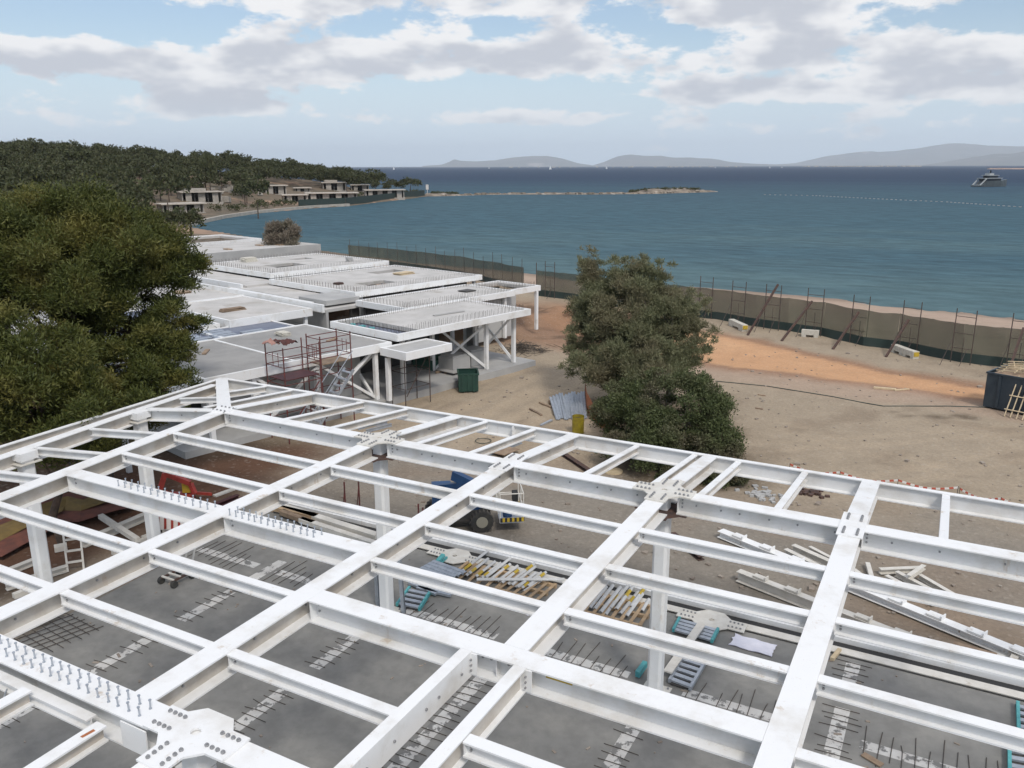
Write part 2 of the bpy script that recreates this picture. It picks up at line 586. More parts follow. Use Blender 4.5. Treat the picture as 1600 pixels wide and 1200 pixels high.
# far land: polar sheet (fine near, coarse far)
azs = np.linspace(-95, 62, 420)
head0 = math.degrees(YAW)
ths = np.radians(head0 + azs)
ds = 62 * (1700 / 62) ** np.linspace(0, 1, 190)
T, D = np.meshgrid(ths, ds, indexing='ij')
gx, gy = CAM[0] + np.sin(T) * D, CAM[1] + np.cos(T) * D
gz = land_height(gx, gy)
SITE = (-75.0, 62.0, -26.0, 96.0)
ins = (gx > SITE[0] + 1) & (gx < SITE[1] - 1) & (gy > SITE[2] + 1) & (gy < SITE[3] - 1)
gz = np.where(ins, gz - .6, gz)
na, nd = gx.shape
idx = np.arange(na * nd).reshape(na, nd)
fc = np.stack([idx[:-1, :-1], idx[:-1, 1:], idx[1:, 1:], idx[1:, :-1]], -1).reshape(-1, 4)
keep = gz.ravel()[fc].max(1) > SEA_Z - .45
me = np_mesh('headland', np.stack([gx, gy, gz], -1).reshape(-1, 3), fc[keep])
M['headsoil'] = mat('headland_soil', (.17, .125, .085), (.10, .085, .055), .06, .95, c3=(.32, .21, .14), s3=.03, t3=(.52, .62), coord='World')
tag(link('headland', me, M['headsoil'], smooth=True), kind='structure')

# site ground: dense sheet, soil colour and relief of the trampled earth
STEP = .42
xs = np.arange(SITE[0], SITE[1] + .01, STEP)
ys = np.arange(SITE[2], SITE[3] + .01, STEP)
gx, gy = np.meshgrid(xs, ys, indexing='ij')
s = shore_dist(gx, gy)
gz = land_height(gx, gy)
n1 = fbm(gx, gy, 9, 4, 1); n2 = fbm(gx, gy, 2.2, 4, 2); n3 = fbm(gx, gy, 26, 3, 3)


def lerp(c, c2, m):
    return c * (1 - m[..., None]) + np.array(c2) * m[..., None]


C = np.zeros(gx.shape + (3,)) + np.array((.352, .295, .232))
C = lerp(C, (.385, .318, .245), sstep(.45, .7, n1) * .8)
C = lerp(C, (.245, .195, .15), sstep(.55, .75, n2) * .5)
# road of orange earth
up_e = np.interp(gx, [-26, -18, -8, -4.2, .3, 5.4, 10.5, 15.5, 30, 60], [60, 54, 50.0, 47.6, 45.6, 42.2, 39.4, 38.4, 37.2, 34])
lo_e = np.interp(gx, [-26, -18, -8, -.06, 5.4, 10.9, 15.4, 30, 60], [52, 44, 37, 35.2, 35.4, 34.9, 34.6, 33.8, 30])
mid = (up_e + lo_e) / 2; half = (up_e - lo_e) / 2
rd = half * .86 - np.abs(gy - mid) + (n2 - .5) * 1.5 + (n1 - .5) * .8
fade = sstep(-24, -12, gx)
C = lerp(C, (.30, .175, .115), sstep(-2.2, -.2, rd) * .85 * fade)
C = lerp(C, (.54, .325, .195), sstep(-.1, .6, rd) * fade)
C = lerp(C, (.60, .385, .24), sstep(.8, 2.6, rd) * sstep(.4, .65, n1) * .7 * fade)
gz = gz - .05 * sstep(-.2, .8, rd) * fade
pk = sstep(2.6, .4, np.abs(gy - (lo_e - 1.6)) + (n2 - .5) * 2.5)
C = lerp(C, (.42, .31, .25), pk * .55 * fade)
# gravel and brown earth round the slab
gv = sstep(17.5, 12.5, gy + (n1 - .5) * 7 + (n2 - .5) * 3) * sstep(-13, -9, gx + (n1 - .5) * 4)
C = lerp(C, (.245, .224, .200), gv * .95)
C = lerp(C, (.27, .205, .155), gv * sstep(.55, .72, n1) * .7)
br = sstep(6.2, 5.2, gy + (n2 - .5) * 2.4) * sstep(1, 4, gx)
C = lerp(C, (.33, .225, .155), br * .6)
# needle litter and dark earth under the pines on the left
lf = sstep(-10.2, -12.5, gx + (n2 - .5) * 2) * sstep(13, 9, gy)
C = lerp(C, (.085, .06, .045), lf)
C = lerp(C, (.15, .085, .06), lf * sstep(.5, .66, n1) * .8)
# reddish spoil between the pavilions and the shore
sp = sstep(-4, -9, gx) * sstep(33, 37, gy + (n1 - .5) * 6) * sstep(58, 50, gy)
C = lerp(C, (.27, .16, .105), sp * .75)
C = lerp(C, (.14, .095, .07), sp * sstep(.52, .66, n2) * .8)
gz = gz + sp * (sstep(.42, .8, n1) * 1.5)
# foreshore pebbles
bch = sstep(30, 8, s) * sstep(52, 60, gy)
C = lerp(C, (.44, .335, .28), bch * (.5 + .5 * n2))
wet = sstep(3.5, 0, s)
C = C * (1 - .35 * wet[..., None])
# wheel tracks
def track(p, q, wdt, depth, amp):
    global C, gz
    a = np.array(W(*p, -.35)[:2]); b = np.array(W(*q, -.35)[:2])
    ab = b - a; L = np.hypot(*ab); nx, ny = -ab[1] / L, ab[0] / L
    t = ((gx - a[0]) * ab[0] + (gy - a[1]) * ab[1]) / L
    dd = (gx - a[0]) * nx + (gy - a[1]) * ny + (fbm(t, t * 0, 12, 2, 5) - .5) * 1.5
    dd = np.abs(np.abs(dd) - .55)
    m = sstep(wdt, wdt * .3, dd) * sstep(-2, 1, t) * sstep(L + 2, L - 1, t) * (.5 + n2)
    C = lerp(C, (.42, .345, .265), np.clip(m, 0, 1) * amp)
    gz = gz - depth * m
for k in range(5):
    track((540 + 46 * k, 668 + 10 * k), (800 + 28 * k, 572 + 8 * k), .40, .07, .75)
for k, (x0, y0, x1, y1) in enumerate(((1190, 700, 1600, 668), (1330, 760, 1600, 705), (1200, 660, 1500, 740))):
    track((x0, y0), (x1, y1), .34, .05, .35)
for x, y, r in ((1418, 650, .5), (1463, 652, .9), (1506, 651, .75), (1400, 644, .4), (1480, 660, .5), (1360, 648, .35)):
    p = W(x, y, -.35)
    q = np.hypot((gx - p.x) * .8, gy - p.y) + (n2 - .5) * 1.2
    C = lerp(C, (.12, .095, .072), sstep(r, r * .2, q) * .85)
# darker soil under the tamarisk and the bush, softening where they meet the ground
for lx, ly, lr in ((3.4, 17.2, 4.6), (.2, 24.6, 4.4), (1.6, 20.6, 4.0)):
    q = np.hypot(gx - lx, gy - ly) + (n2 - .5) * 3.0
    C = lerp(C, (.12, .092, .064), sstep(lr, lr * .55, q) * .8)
# fresh spoil along the fence foot
fb = sstep(2.5, .5, np.abs(gy - np.interp(gx, [-25, -4, 4.85, 13.65, 18, 40], [58, 52.5, 48.4, 45, 44.2, 41])))
gz = gz + fb * (n1 - .35) * .45 * sstep(-8, -3, gx)
C = lerp(C, (.36, .30, .235), fb * .6 * sstep(-8, -3, gx))
gz = gz + (n1 - .5) * .10 * sstep(6, 12, gy) + (n2 - .5) * .07 * sstep(4.6, 6, gy)
# everything under the two floor slabs is kept below them
under = (gx > -8.9) & (gy < 3.6)
gz = np.where(under, np.minimum(gz, -.42), gz)
nx_, ny_ = gx.shape
idx = np.arange(nx_ * ny_).reshape(nx_, ny_)
fc = np.stack([idx[:-1, :-1], idx[1:, :-1], idx[1:, 1:], idx[:-1, 1:]], -1).reshape(-1, 4)
keep = gz.ravel()[fc].max(1) > SEA_Z - .4
me = np_mesh('ground', np.stack([gx, gy, gz], -1).reshape(-1, 3), fc[keep])
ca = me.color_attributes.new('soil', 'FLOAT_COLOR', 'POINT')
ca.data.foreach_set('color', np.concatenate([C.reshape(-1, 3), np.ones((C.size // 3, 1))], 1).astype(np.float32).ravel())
gm = bpy.data.materials.new('site_soil'); gm.use_nodes = True
n = NT(gm.node_tree); bs = gm.node_tree.nodes['Principled BSDF']
bs.inputs['Roughness'].default_value = .95; bs.inputs['Specular IOR Level'].default_value = .1
at = n.n('ShaderNodeAttribute', attribute_name='soil')
pos = n.n('ShaderNodeNewGeometry').outputs['Position']
f1 = n.n('ShaderNodeTexNoise', i_Scale=7.0, i_Detail=9.0, i_Roughness=.72); n.l(pos, f1.inputs['Vector'])
v1 = n.n('ShaderNodeTexVoronoi', i_Scale=9.0); n.l(pos, v1.inputs['Vector'])
f2 = n.n('ShaderNodeTexNoise', i_Scale=.8, i_Detail=6.0, i_Roughness=.6); n.l(pos, f2.inputs['Vector'])
k = n.math('MULTIPLY', n.math('ADD', .62, n.math('MULTIPLY', f1.outputs[0], .76)), n.math('ADD', .80, n.math('MULTIPLY', f2.outputs[0], .4)))
sc = n.n('ShaderNodeVectorMath', operation='SCALE'); warm = n.n('ShaderNodeVectorMath', operation='MULTIPLY'); warm.inputs[1].default_value = (.955, .93, .87); n.l(at.outputs['Color'], warm.inputs[0]); n.l(warm.outputs[0], sc.inputs[0]); n.l(k, sc.inputs['Scale'])
peb = n.mix(n.math('MULTIPLY', n.ramp(v1.outputs['Color'], .80, .86), .16), sc.outputs[0], (.46, .42, .37))
n.l(peb, bs.inputs['Base Color'])
bp = n.n('ShaderNodeBump', i_Strength=.7, i_Distance=.05); n.l(n.math('ADD', f1.outputs[0], n.math('MULTIPLY', v1.outputs['Distance'], .5)), bp.inputs['Height'])
n.l(bp.outputs[0], bs.inputs['Normal'])
tag(link('ground', me, gm, smooth=True), kind='structure')
GROUND = (xs, ys, gz)


def G(x, y):
    """height of the built ground"""
    if SITE[0] < x < SITE[1] - .5 and SITE[2] < y < SITE[3] - .5:
        i = (x - SITE[0]) / STEP; j = (y - SITE[2]) / STEP
        a, b = int(i), int(j); fx, fy = i - a, j - b
        g = GROUND[2]
        return float((g[a, b] * (1 - fx) + g[a + 1, b] * fx) * (1 - fy) + (g[a, b + 1] * (1 - fx) + g[a + 1, b + 1] * fx) * fy)
    return H1(x, y)


def RAY(x, y, d0=150.0, d1=700.0):
    """first far-land point on the sight line of photo pixel (x, y)"""
    d = dir_px(x, y)
    k = np.linspace(d0, d1, 2200)
    hx = math.hypot(d[0], d[1])
    X, Y, Zr = CAM[0] + d[0] / hx * k, CAM[1] + d[1] / hx * k, CAM[2] + d[2] / hx * k
    Ht = land_height(X, Y)
    hit = np.nonzero((Zr <= Ht) & (Ht > SEA_Z + .3))[0]
    i = hit[0] if len(hit) else len(k) - 1
    return Vector((float(X[i]), float(Y[i]), float(Ht[i])))


def WG(x, y, dz=0.0):
    """ground point seen at photo pixel"""
    z = -.35
    for _ in range(6):
        p = W(x, y, z)
        z = G(p.x, p.y)
    p = W(x, y, z)
    return Vector((p.x, p.y, z + dz))


# sea
rad = 36500.0
me = np_mesh('sea', [(-rad, -60, SEA_Z), (rad, -60, SEA_Z), (rad, rad, SEA_Z), (-rad, rad, SEA_Z)], [(0, 1, 2, 3)])
sm = bpy.data.materials.new('sea_water'); sm.use_nodes = True
n = NT(sm.node_tree); bs = sm.node_tree.nodes['Principled BSDF']
pos = n.n('ShaderNodeNewGeometry').outputs['Position']
dist = n.n('ShaderNodeVectorMath', operation='DISTANCE'); n.l(pos, dist.inputs[0]); dist.inputs[1].default_value = (-40, 60, SEA_Z)
pat = n.n('ShaderNodeTexNoise', i_Scale=.006, i_Detail=4.0, i_Roughness=.55)
mpp = n.n('ShaderNodeMapping'); mpp.inputs['Scale'].default_value = (.5, 1.6, 1); mpp.inputs['Rotation'].default_value = (0, 0, -.49)
n.l(pos, mpp.inputs[0]); n.l(mpp.outputs[0], pat.inputs['Vector'])
dd = n.math('ADD', dist.outputs['Value'], n.math('MULTIPLY', n.math('SUBTRACT', pat.outputs[0], .5), 420.0))
cdeep = n.mix(n.ramp(dd, 150.0, 1000.0), (.047, .098, .124), (.019, .039, .076))
cdeep = n.mix(n.ramp(dd, 20.0, 130.0), (.084, .142, .152), cdeep)
rip = n.n('ShaderNodeTexNoise', i_Scale=.30, i_Detail=6.0, i_Roughness=.72)
mpr = n.n('ShaderNodeMapping'); mpr.inputs['Scale'].default_value = (.6, 1.3, 1); mpr.inputs['Rotation'].default_value = (0, 0, .42)
n.l(pos, mpr.inputs[0]); n.l(mpr.outputs[0], rip.inputs['Vector'])
hv = n.n('ShaderNodeHueSaturation'); n.l(n.math('MULTIPLY_ADD', rip.outputs[0], 1.5, .25), hv.inputs['Value']); n.l(cdeep, hv.inputs['Color'])
n.l(hv.outputs[0], bs.inputs['Base Color'])
bs.inputs['Roughness'].default_value = .22
bs.inputs['IOR'].default_value = 1.33
bs.inputs['Specular IOR Level'].default_value = .16
w1 = n.n('ShaderNodeTexNoise', i_Scale=.55, i_Detail=5.0, i_Roughness=.62)
w2 = n.n('ShaderNodeTexNoise', i_Scale=.09, i_Detail=4.0, i_Roughness=.6)
for wn in (w1, w2):
    mpw = n.n('ShaderNodeMapping'); mpw.inputs['Scale'].default_value = (.55, 1.25, 1); mpw.inputs['Rotation'].default_value = (0, 0, .35)
    n.l(pos, mpw.inputs[0]); n.l(mpw.outputs[0], wn.inputs['Vector'])
bp = n.n('ShaderNodeBump', i_Strength=1.0, i_Distance=.8)
n.l(w1.outputs[0], bp.inputs['Height'])
bp2 = n.n('ShaderNodeBump', i_Strength=1.0, i_Distance=2.2)
n.l(w2.outputs[0], bp2.inputs['Height']); n.l(bp.outputs[0], bp2.inputs['Normal'])
n.l(bp2.outputs[0], bs.inputs['Normal'])
# wind-roughened water: upwelling colour plus a sky reflection that the wave slopes keep low even at grazing view
df = n.n('ShaderNodeBsdfDiffuse'); n.l(hv.outputs[0], df.inputs[0])
gl_ = n.n('ShaderNodeBsdfGlossy', i_Roughness=.25); n.l(bp2.outputs[0], gl_.inputs['Normal'])
fr_ = n.n('ShaderNodeFresnel', i_IOR=1.33); n.l(bp2.outputs[0], fr_.inputs['Normal'])
mxs = n.n('ShaderNodeMixShader'); n.l(n.math('MULTIPLY', n.math('MINIMUM', fr_.outputs[0], .42), .30), mxs.inputs[0])
n.l(df.outputs[0], mxs.inputs[1]); n.l(gl_.outputs[0], mxs.inputs[2])
n.l(mxs.outputs[0], sm.node_tree.nodes['Material Output'].inputs[0])
tag(link('sea', me, sm), kind='structure')

# islands and mainland ridges across the gulf
M['mountain'] = mat('mountain_rock', (.16, .15, .14), (.11, .115, .11), .0009, .95, c3=(.30, .27, .25), s3=.0009, t3=(.58, .66), coord='World')


def ridge(name, prof, dist, depth, seed):
    """prof: photo (column, skyline row) pairs; the ridge stands at dist metres and is depth metres through"""
    cols = np.linspace(prof[0][0], prof[-1][0], 90)
    rows = np.interp(cols, [p[0] for p in prof], [p[1] for p in prof])
    V = []
    K = 13
    for i, (cx, ry) in enumerate(zip(cols, rows)):
        d = dir_px(cx, ry)
        hz = CAM[2] + dist * d[2] / math.hypot(d[0], d[1]) - SEA_Z
        hz = max(hz, 2.0)
        for k in range(K):
            t = k / (K - 1)
            dk = dist + (t - .45) * depth
            e = 1 - abs(t - .45) / (.45 if t < .45 else .55)
            e = max(0.0, e) ** .8
            p = at_dist(cx, dk)
            nn = float(fbm(np.array([p.x]), np.array([p.y]), depth * .3, 4, seed)[0])
            z = SEA_Z - 3.0 + hz * e * (1 if abs(t - .45) < .02 else (.66 + .55 * nn))
            z = min(z, SEA_Z + hz * (0.04 + .96 * (1 if abs(t - .45) < .02 else .93)))
            V.append((p.x, p.y, z if 0 < k < K - 1 else SEA_Z - .8))
    V = np.array(V)
    m_ = len(cols)
    idx = np.arange(m_ * K).reshape(m_, K)
    f = np.stack([idx[:-1, :-1], idx[:-1, 1:], idx[1:, 1:], idx[1:, :-1]], -1).reshape(-1, 4)[:, ::-1]
    tag(link(name, np_mesh(name, V, f), M['mountain'], smooth=True), kind='structure')


ridge('island_hill', [(660, 259), (690, 257), (703, 252), (710, 247.5), (718, 250), (745, 251), (775, 249), (800, 244.5), (830, 242), (855, 242.5), (880, 247), (905, 255), (930, 258.5)], 24000, 6000, 1)
ridge('island_hill', [(925, 258), (945, 250), (965, 240), (985, 236.5), (1005, 239), (1030, 238), (1055, 243), (1075, 244), (1110, 246), (1140, 252), (1180, 255), (1230, 257), (1290, 258)], 24500, 6200, 2)
ridge('far_ridge', [(1180, 258), (1240, 254), (1290, 243), (1340, 236), (1390, 232), (1430, 227), (1470, 221), (1500, 221), (1540, 224), (1580, 225), (1640, 220), (1760, 222), (1900, 240), (1980, 258)], 31000, 7000, 3)
ridge('mainland_ridge', [(1440, 258), (1470, 252), (1500, 245), (1530, 240), (1550, 236), (1575, 236), (1600, 232), (1650, 228), (1760, 224), (1880, 240), (1960, 258)], 20000, 5000, 4)

# haze over the gulf
hz = MB().box((0, 17900, 482.0), (78000, 38000, 972.0))
hm = bpy.data.materials.new('haze_air'); hm.use_nodes = True
hn = NT(hm.node_tree); hm.node_tree.nodes.clear()
pv = hn.n('ShaderNodeVolumePrincipled'); pv.inputs['Color'].default_value = (.885, .95, 1, 1)
pv.inputs['Density'].default_value = 0.000038
pv.inputs['Anisotropy'].default_value = 0.0
ho = hn.n('ShaderNodeOutputMaterial'); hn.l(pv.outputs[0], ho.inputs['Volume'])
haze = tag(hz.build('haze', hm, off=Vector((0, 17900, 0))), kind='stuff')
haze.visible_shadow = True
# ------------------------------------------------------------------ floor slab of the building in front
M['slab'] = mat('slab_concrete', (.222, .217, .202), (.188, .183, .170), 2.3, .8, c3=(.265, .256, .234), s3=.9, t3=(.46, .72), coord='World', bump=.12, bscale=6, detail=9)
slab_poly = [(-7.2, -22), (24, -22), (24, 3.78), (-8.35, 3.78)]
floor_slab = MB().slab(slab_poly, -.34, 0.0).build('floor_slab', M['slab'], off=Vector((0, 0, 0)))
tag(floor_slab, kind='structure')
M['flange'] = mat('flange_in_screed', (.60, .59, .56), (.52, .50, .47), 3.0, .6, c3=(.18, .175, .165), s3=3.2, t3=(.52, .57), coord='World')
spots = [(-4.88, a, b) for a, b in ((-9.6, -6.8), (-6.1, -4.0), (-3.1, -1.1))] + \
        [(0.0, a, b) for a, b in ((-9.8, -6.9), (-6.2, -3.9), (-3.1, -1.3))] + \
        [(4.0, a, b) for a, b in ((-9.6, -6.6), (-5.6, -1.3))] + [(8.0, a, b) for a, b in ((-9.8, -6.2), (-5.2, -1.3))] + \
        [(12.1, a, b) for a, b in ((-6.4, -2.6), (-1.7, 1.5), (2.2, 3.6))]
for u, a, b in spots:
    fl = MB().slab([(u - .17, a), (u + .17, a), (u + .17, b), (u - .17, b)], -.02, .004).build('floor_beam_flange', M['flange'], floor_slab)
    rb = MB()
    k = a + .12
    while k < b:
        j = rnd.uniform(-.05, .05); y1 = k + rnd.uniform(-.03, .03); xm = u + rnd.uniform(-.05, .12)
        if rnd.random() < .93:
            rb.tube([(u - .30 + j - rnd.uniform(0, .14), k + rnd.uniform(-.05, .05), .014), (xm, (k + y1) / 2 + rnd.uniform(-.015, .015), .016), (u + .28 + j + rnd.uniform(0, .2), y1, .014)], .009, 5)
        k += rnd.uniform(.23, .28)
    tag(rb.build('rebar', M['rebar'], fl), kind='stuff')
for a, b in ((-8.0, -5.4), (-4.6, -3.1), (.3, 3.4), (4.5, 7.2), (8.6, 11.5), (12.6, 15.5)):
    fl = MB().slab([(a, .2), (b, .2), (b, .52), (a, .52)], -.02, .004).build('floor_beam_flange', M['flange'], floor_slab)
    rb = MB()
    k = a + .1
    while k < b:
        dx = rnd.uniform(-.06, .06)
        if rnd.random() < .92:
            rb.tube([(k, -.1 + rnd.uniform(-.35, .2), .014), (k + dx * .3, .5, .017), (k + dx, 1.2 + rnd.uniform(-.5, .25), .014)], .009, 5)
        k += rnd.uniform(.23, .29)
    tag(rb.build('rebar', M['rebar'], fl), kind='stuff')
pb = MB().slab([(-5.08, -.35), (-4.72, -.35), (-4.72, 1.0), (-5.08, 1.0)], -.02, .0085).build('floor_beam_flange', M['flange'], floor_slab)
# steel edge beams of the floor
eb = MB().ibeam((-8.2, 3.98, .05), (24, 3.98, .05), .30, .40).build('edge_flange_beam', M['whitedirty'], floor_slab)
e2 = MB().channel((-8.2, 4.62, .10), (24, 4.62, .10), .20, .44, .02, 1).build('edge_channel', M['white'], floor_slab)
gp = MB().box((7.9, 4.30, -.17), (32.2, .34, .3)).build('edge_gap_shade', M['dark'], floor_slab)  # black fill paints the shade of the open gap between the edge members


def star_poly(arms, A=.68, w=.24, c=.42):
    """plate outline with an arm on the listed sides (0=+x,1=+y,2=-x,3=-y), chamfered between"""
    pts = []
    for k in range(4):
        ca, sa = round(math.cos(k * math.pi / 2)), round(math.sin(k * math.pi / 2))
        loc = [(A, -w), (A, w), (c, w)] if k in arms else [(c, -w), (c, w)]
        if k in arms:
            loc = [(c, -w)] + loc
        pts += [(ca * x - sa * y, sa * x + ca * y) for x, y in loc]
    return pts


def plate_with_hole(mb, c, poly, r, z0, z1, rz=0.0):
    n = len(poly)
    cr, sr = math.cos(rz), math.sin(rz)
    P = [(c[0] + x * cr - y * sr, c[1] + x * sr + y * cr) for x, y in poly]
    Q = []
    for x, y in P:
        a = math.atan2(y - c[1], x - c[0])
        Q.append((c[0] + r * math.cos(a), c[1] + r * math.sin(a)))
    vs = [(p[0], p[1], z) for z in (z0, z1) for p in P] + [(q[0], q[1], z) for z in (z0, z1) for q in Q]
    fs = []
    for i in range(n):
        j = (i + 1) % n
        fs += [(i, j, n + j, n + i), (n + i, n + j, 3 * n + j, 3 * n + i), (2 * n + j, 2 * n + i, 3 * n + i, 3 * n + j), (j, i, 2 * n + i, 2 * n + j)]
    mb.add(vs, fs)


bolt_me = MB().cyl((0, 0, 0), (0, 0, .028), .030, 6).cyl((0, 0, .028), (0, 0, .042), .016, 6).mesh('bolt'); bolt_me.materials.append(M['steel'])
stud_mb = MB().cyl((0, 0, 0), (0, 0, .125), .0115, 6).cyl((0, 0, .125), (0, 0, .142), .021, 8).cyl((0, 0, 0), (0, 0, .012), .022, 8)
stud_me = stud_mb.mesh('shear_stud'); stud_me.materials.append(M['galv'])
wbolt_me = MB().cyl((0, 0, 0), (0, 0, .022), .021, 6).mesh('bolt'); wbolt_me.materials.append(M['steel'])


def child(name, me, parent, wpos, rot=None):
    o = bpy.data.objects.new(name, me)
    col.objects.link(o)
    wl = parent.location.copy()
    q = parent.parent
    while q is not None:
        wl += q.location
        q = q.parent
    o.parent = parent
    o.location = Vector(wpos) - wl
    if rot is not None:
        o.rotation_euler = rot
    return o


# ------------------------------------------------------------------ white steel roof frame
frame = empty('steelwork', (4, -4, 0), 'white steel roof frame of bolted I-beams on box columns in the foreground', 'steel frame')
Z = BEAM_Z
DROP = 0.43                 # the outer strip falls to the edge beam
VE = 4.05                   # edge beam line
BW, BD = .41, .42           # main beams
SW, SD = .17, .23           # secondary beams


def l2u(v):                 # the two lines on the left run askew
    return -5.85 + (v - 0.0) * (-5.22 + 5.85) / (-5.52) if v < 0 else -5.88


def l1(v):
    return (-8.62 + (v + 5.22) * (-9.24 + 8.62) / (4.96), Z - .33)


def l0(v):
    return (-9.80 + (v + 4.5) * (-10.33 + 9.80) / (8.9), Z - DROP)


def web_bolts(beam, p0, p1, n, z, off, face):
    """row of bolts on the web facing the camera; face: outward unit vector"""
    p0, p1 = Vector(p0), Vector(p1)
    f = Vector(face)
    rot = f.to_track_quat('Z', 'Y').to_euler()
    for i in range(n):
        t = (i + .6) / n + rnd.uniform(-.04, .04)
        q = p0.lerp(p1, t)
        child('bolt', wbolt_me, beam, (q.x + f.x * off, q.y + f.y * off, z), rot)


def end_plate(beam, p, along, face_n, w, d, nb=2):
    """bolted end plate near p; along: direction of the beam"""
    a = Vector(along).normalized()
    side = Vector((a.y, -a.x, 0))
    q = Vector(p) + a * .012
    M3 = Matrix((a, side, Vector((0, 0, 1)))).transposed()
    MB().box((q.x, q.y, q.z - d / 2), (.022, w, d - .004), M=M3).build('end_plate', M['white'], beam)
    s_ = side if side.dot(Vector(face_n)) > 0 else -side
    rot = s_.to_track_quat('Z', 'Y').to_euler()
    for k in range(nb):
        r = q + a * .07 + s_ * .011
        child('bolt', wbolt_me, beam, (r.x, r.y, q.z - d * (k + 1) / (nb + 1)), rot)


def main_beam(p0, p1, name='main_beam', w=BW, d=BD, bolts=0, wb=None, mtl='white', web=None):
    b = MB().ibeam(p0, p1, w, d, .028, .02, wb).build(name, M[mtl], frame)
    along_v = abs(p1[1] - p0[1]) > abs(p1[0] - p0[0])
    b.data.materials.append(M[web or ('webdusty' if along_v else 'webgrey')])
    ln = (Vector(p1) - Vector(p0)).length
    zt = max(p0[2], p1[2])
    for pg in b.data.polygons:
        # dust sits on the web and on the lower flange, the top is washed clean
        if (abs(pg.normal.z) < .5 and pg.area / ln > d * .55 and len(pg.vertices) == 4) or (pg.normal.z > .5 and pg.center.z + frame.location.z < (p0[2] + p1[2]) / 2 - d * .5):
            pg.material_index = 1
    a = (Vector(p1) - Vector(p0)); a.z = 0; a.normalize()
    near = Vector((a.y, -a.x, 0))
    if near.y > 0 or (abs(near.y) < .3 and near.x < 0):
        near = -near
    if bolts:
        web_bolts(b, p0, p1, bolts, (p0[2] + p1[2]) / 2 - d * .5, .011, near)
    return b, a, near


hw = BW / 2 + .003
L = {3: 0.0, 4: 4.0, 5: 8.0, 6: 12.0}
# line M1 (v = 0), cut at the crossing beams
for a, b, nb in ((l2u(0) + hw, -.36, 4), (.36, 4 - hw, 6), (4 + hw, 8 - .36, 6), (8.36, 12 - hw, 6), (12 + hw, 20, 8)):
    bm, al, nr = main_beam((a, 0, Z), (b, 0, Z), bolts=nb)
    end_plate(bm, (a, 0, Z - .03), (1, 0, 0), (0, -1, 0), .30, BD - .06, 3)
# lines L3..L6
ends = {3: (-12.5, -.36), 4: (-10.66, -.0), 5: (-7.37 + hw, -.36), 6: (-13.2, 0)}
for k, u in L.items():
    v0, v1 = ends[k]
    if k in (4, 6):
        v1 = hw
    bm, al, nr = main_beam((u, v0, Z), (u, v1, Z), bolts=9)
# sloping outer ends to the edge beam
for u, v0 in ((l2u(0), hw + .0), (0, .36), (4, hw + .004), (8, .36), (12, hw + .004), (16, hw)):
    z0 = Z - DROP * (v0 / VE)
    main_beam((u, v0, z0 if v0 > .3 else Z - .012), (u, VE - .10, Z - DROP + .012), 'outrigger_beam', w=.36 if u not in (12,) else .41, d=.36, bolts=3)
# left line L2, askew
q0, q1 = (l2u(-9.5), -9.5, Z), (l2u(0), hw, Z)
main_beam(q0, q1, bolts=6)
# line M2 with studs, M3, M4
for a, b in ((l2u(-5.52) + hw, -hw), (hw, 4 - hw)):
    bm, al, nr = main_beam((a, -5.52, Z), (b, -5.52, Z), bolts=0)
    end_plate(bm, (a, -5.52, Z - .03), (1, 0, 0), (0, -1, 0), .34, BD - .06, 2)
    s0, s1 = (-3.25, -.35) if a < 0 else (.32, 2.62)
    nst = 14
    for i in range(nst):
        for r_ in (-.085, .085):
            child('shear_stud', stud_me, bm, (s0 + (s1 - s0) * i / (nst - 1) + rnd.uniform(-.012, .012) + (0.05 if r_ > 0 else 0), -5.52 + r_, Z + .001), (rnd.uniform(-.05, .05), rnd.uniform(-.05, .05), 0))
bm, al, nr = main_beam((4 + hw, -7.37, Z), (12 - hw, -7.37, Z), bolts=0)
end_plate(bm, (4 + hw, -7.37, Z - .03), (1, 0, 0), (0, -1, 0), .34, BD - .06, 2)
MB().box((7.83, -7.39, Z - BD / 2), (.02, .17, BD - .07)).build('stiffener', M['white'], bm)
for x in (7.55, 7.70, 8.0):
    child('bolt', wbolt_me, bm, (x, -7.381, Z - .17), (R(90), 0, 0))
MB().slab([(8.62, -7.384), (9.05, -7.384), (9.05, -7.3805), (8.62, -7.3805)], Z - .20, Z - .13).build('paint_patch', M['yellow'], bm)
bm, al, nr = main_beam((-4.0, -10.89, Z), (4.62, -10.89, Z), w=.46, d=.48, bolts=6)
for i in range(22):
    for r_ in (-.10, .07):
        child('shear_stud', stud_me, bm, (-.15 + i * .212 + rnd.uniform(-.012, .012), -10.89 + r_, Z + .001), (rnd.uniform(-.05, .05), rnd.uniform(-.05, .05), 0))
MB().ibeam((-4.0, -11.16, Z - .20), (3.5, -11.16, Z - .20), .16, .18).build('ledger_beam', M['white'], bm)
MB().box((4.35, -11.135, Z - .25), (.5, .02, .40)).build('end_plate', M['white'], bm)
main_beam((5.92, -10.89, Z), (10.5, -10.89, Z), w=.42, bolts=3)
main_beam((5.27, -13.4, Z), (5.27, -11.55, Z), w=.40, bolts=0)
for u0 in (2.25, 3.88):
    bm2, _, _ = main_beam((u0, -14.2, Z - .09), (u0, -11.26, Z - .09), 'secondary_beam', w=.20, d=.24)
    if u0 > 3:
        c = Vector((u0 + .02, -11.48, Z - .0885))
        MB().slab([(c.x - .03, c.y - .09), (c.x + .02, c.y - .09), (c.x + .045, c.y + .08), (c.x - .01, c.y + .09)], c.z, c.z + .002).build('paint_mark', M['orange'], bm2)
MB().cyl((1.6, -11.2, Z - .35), (4.2, -13.6, Z - .5), .012, 6).build('tie_rod', M['galv'], frame)
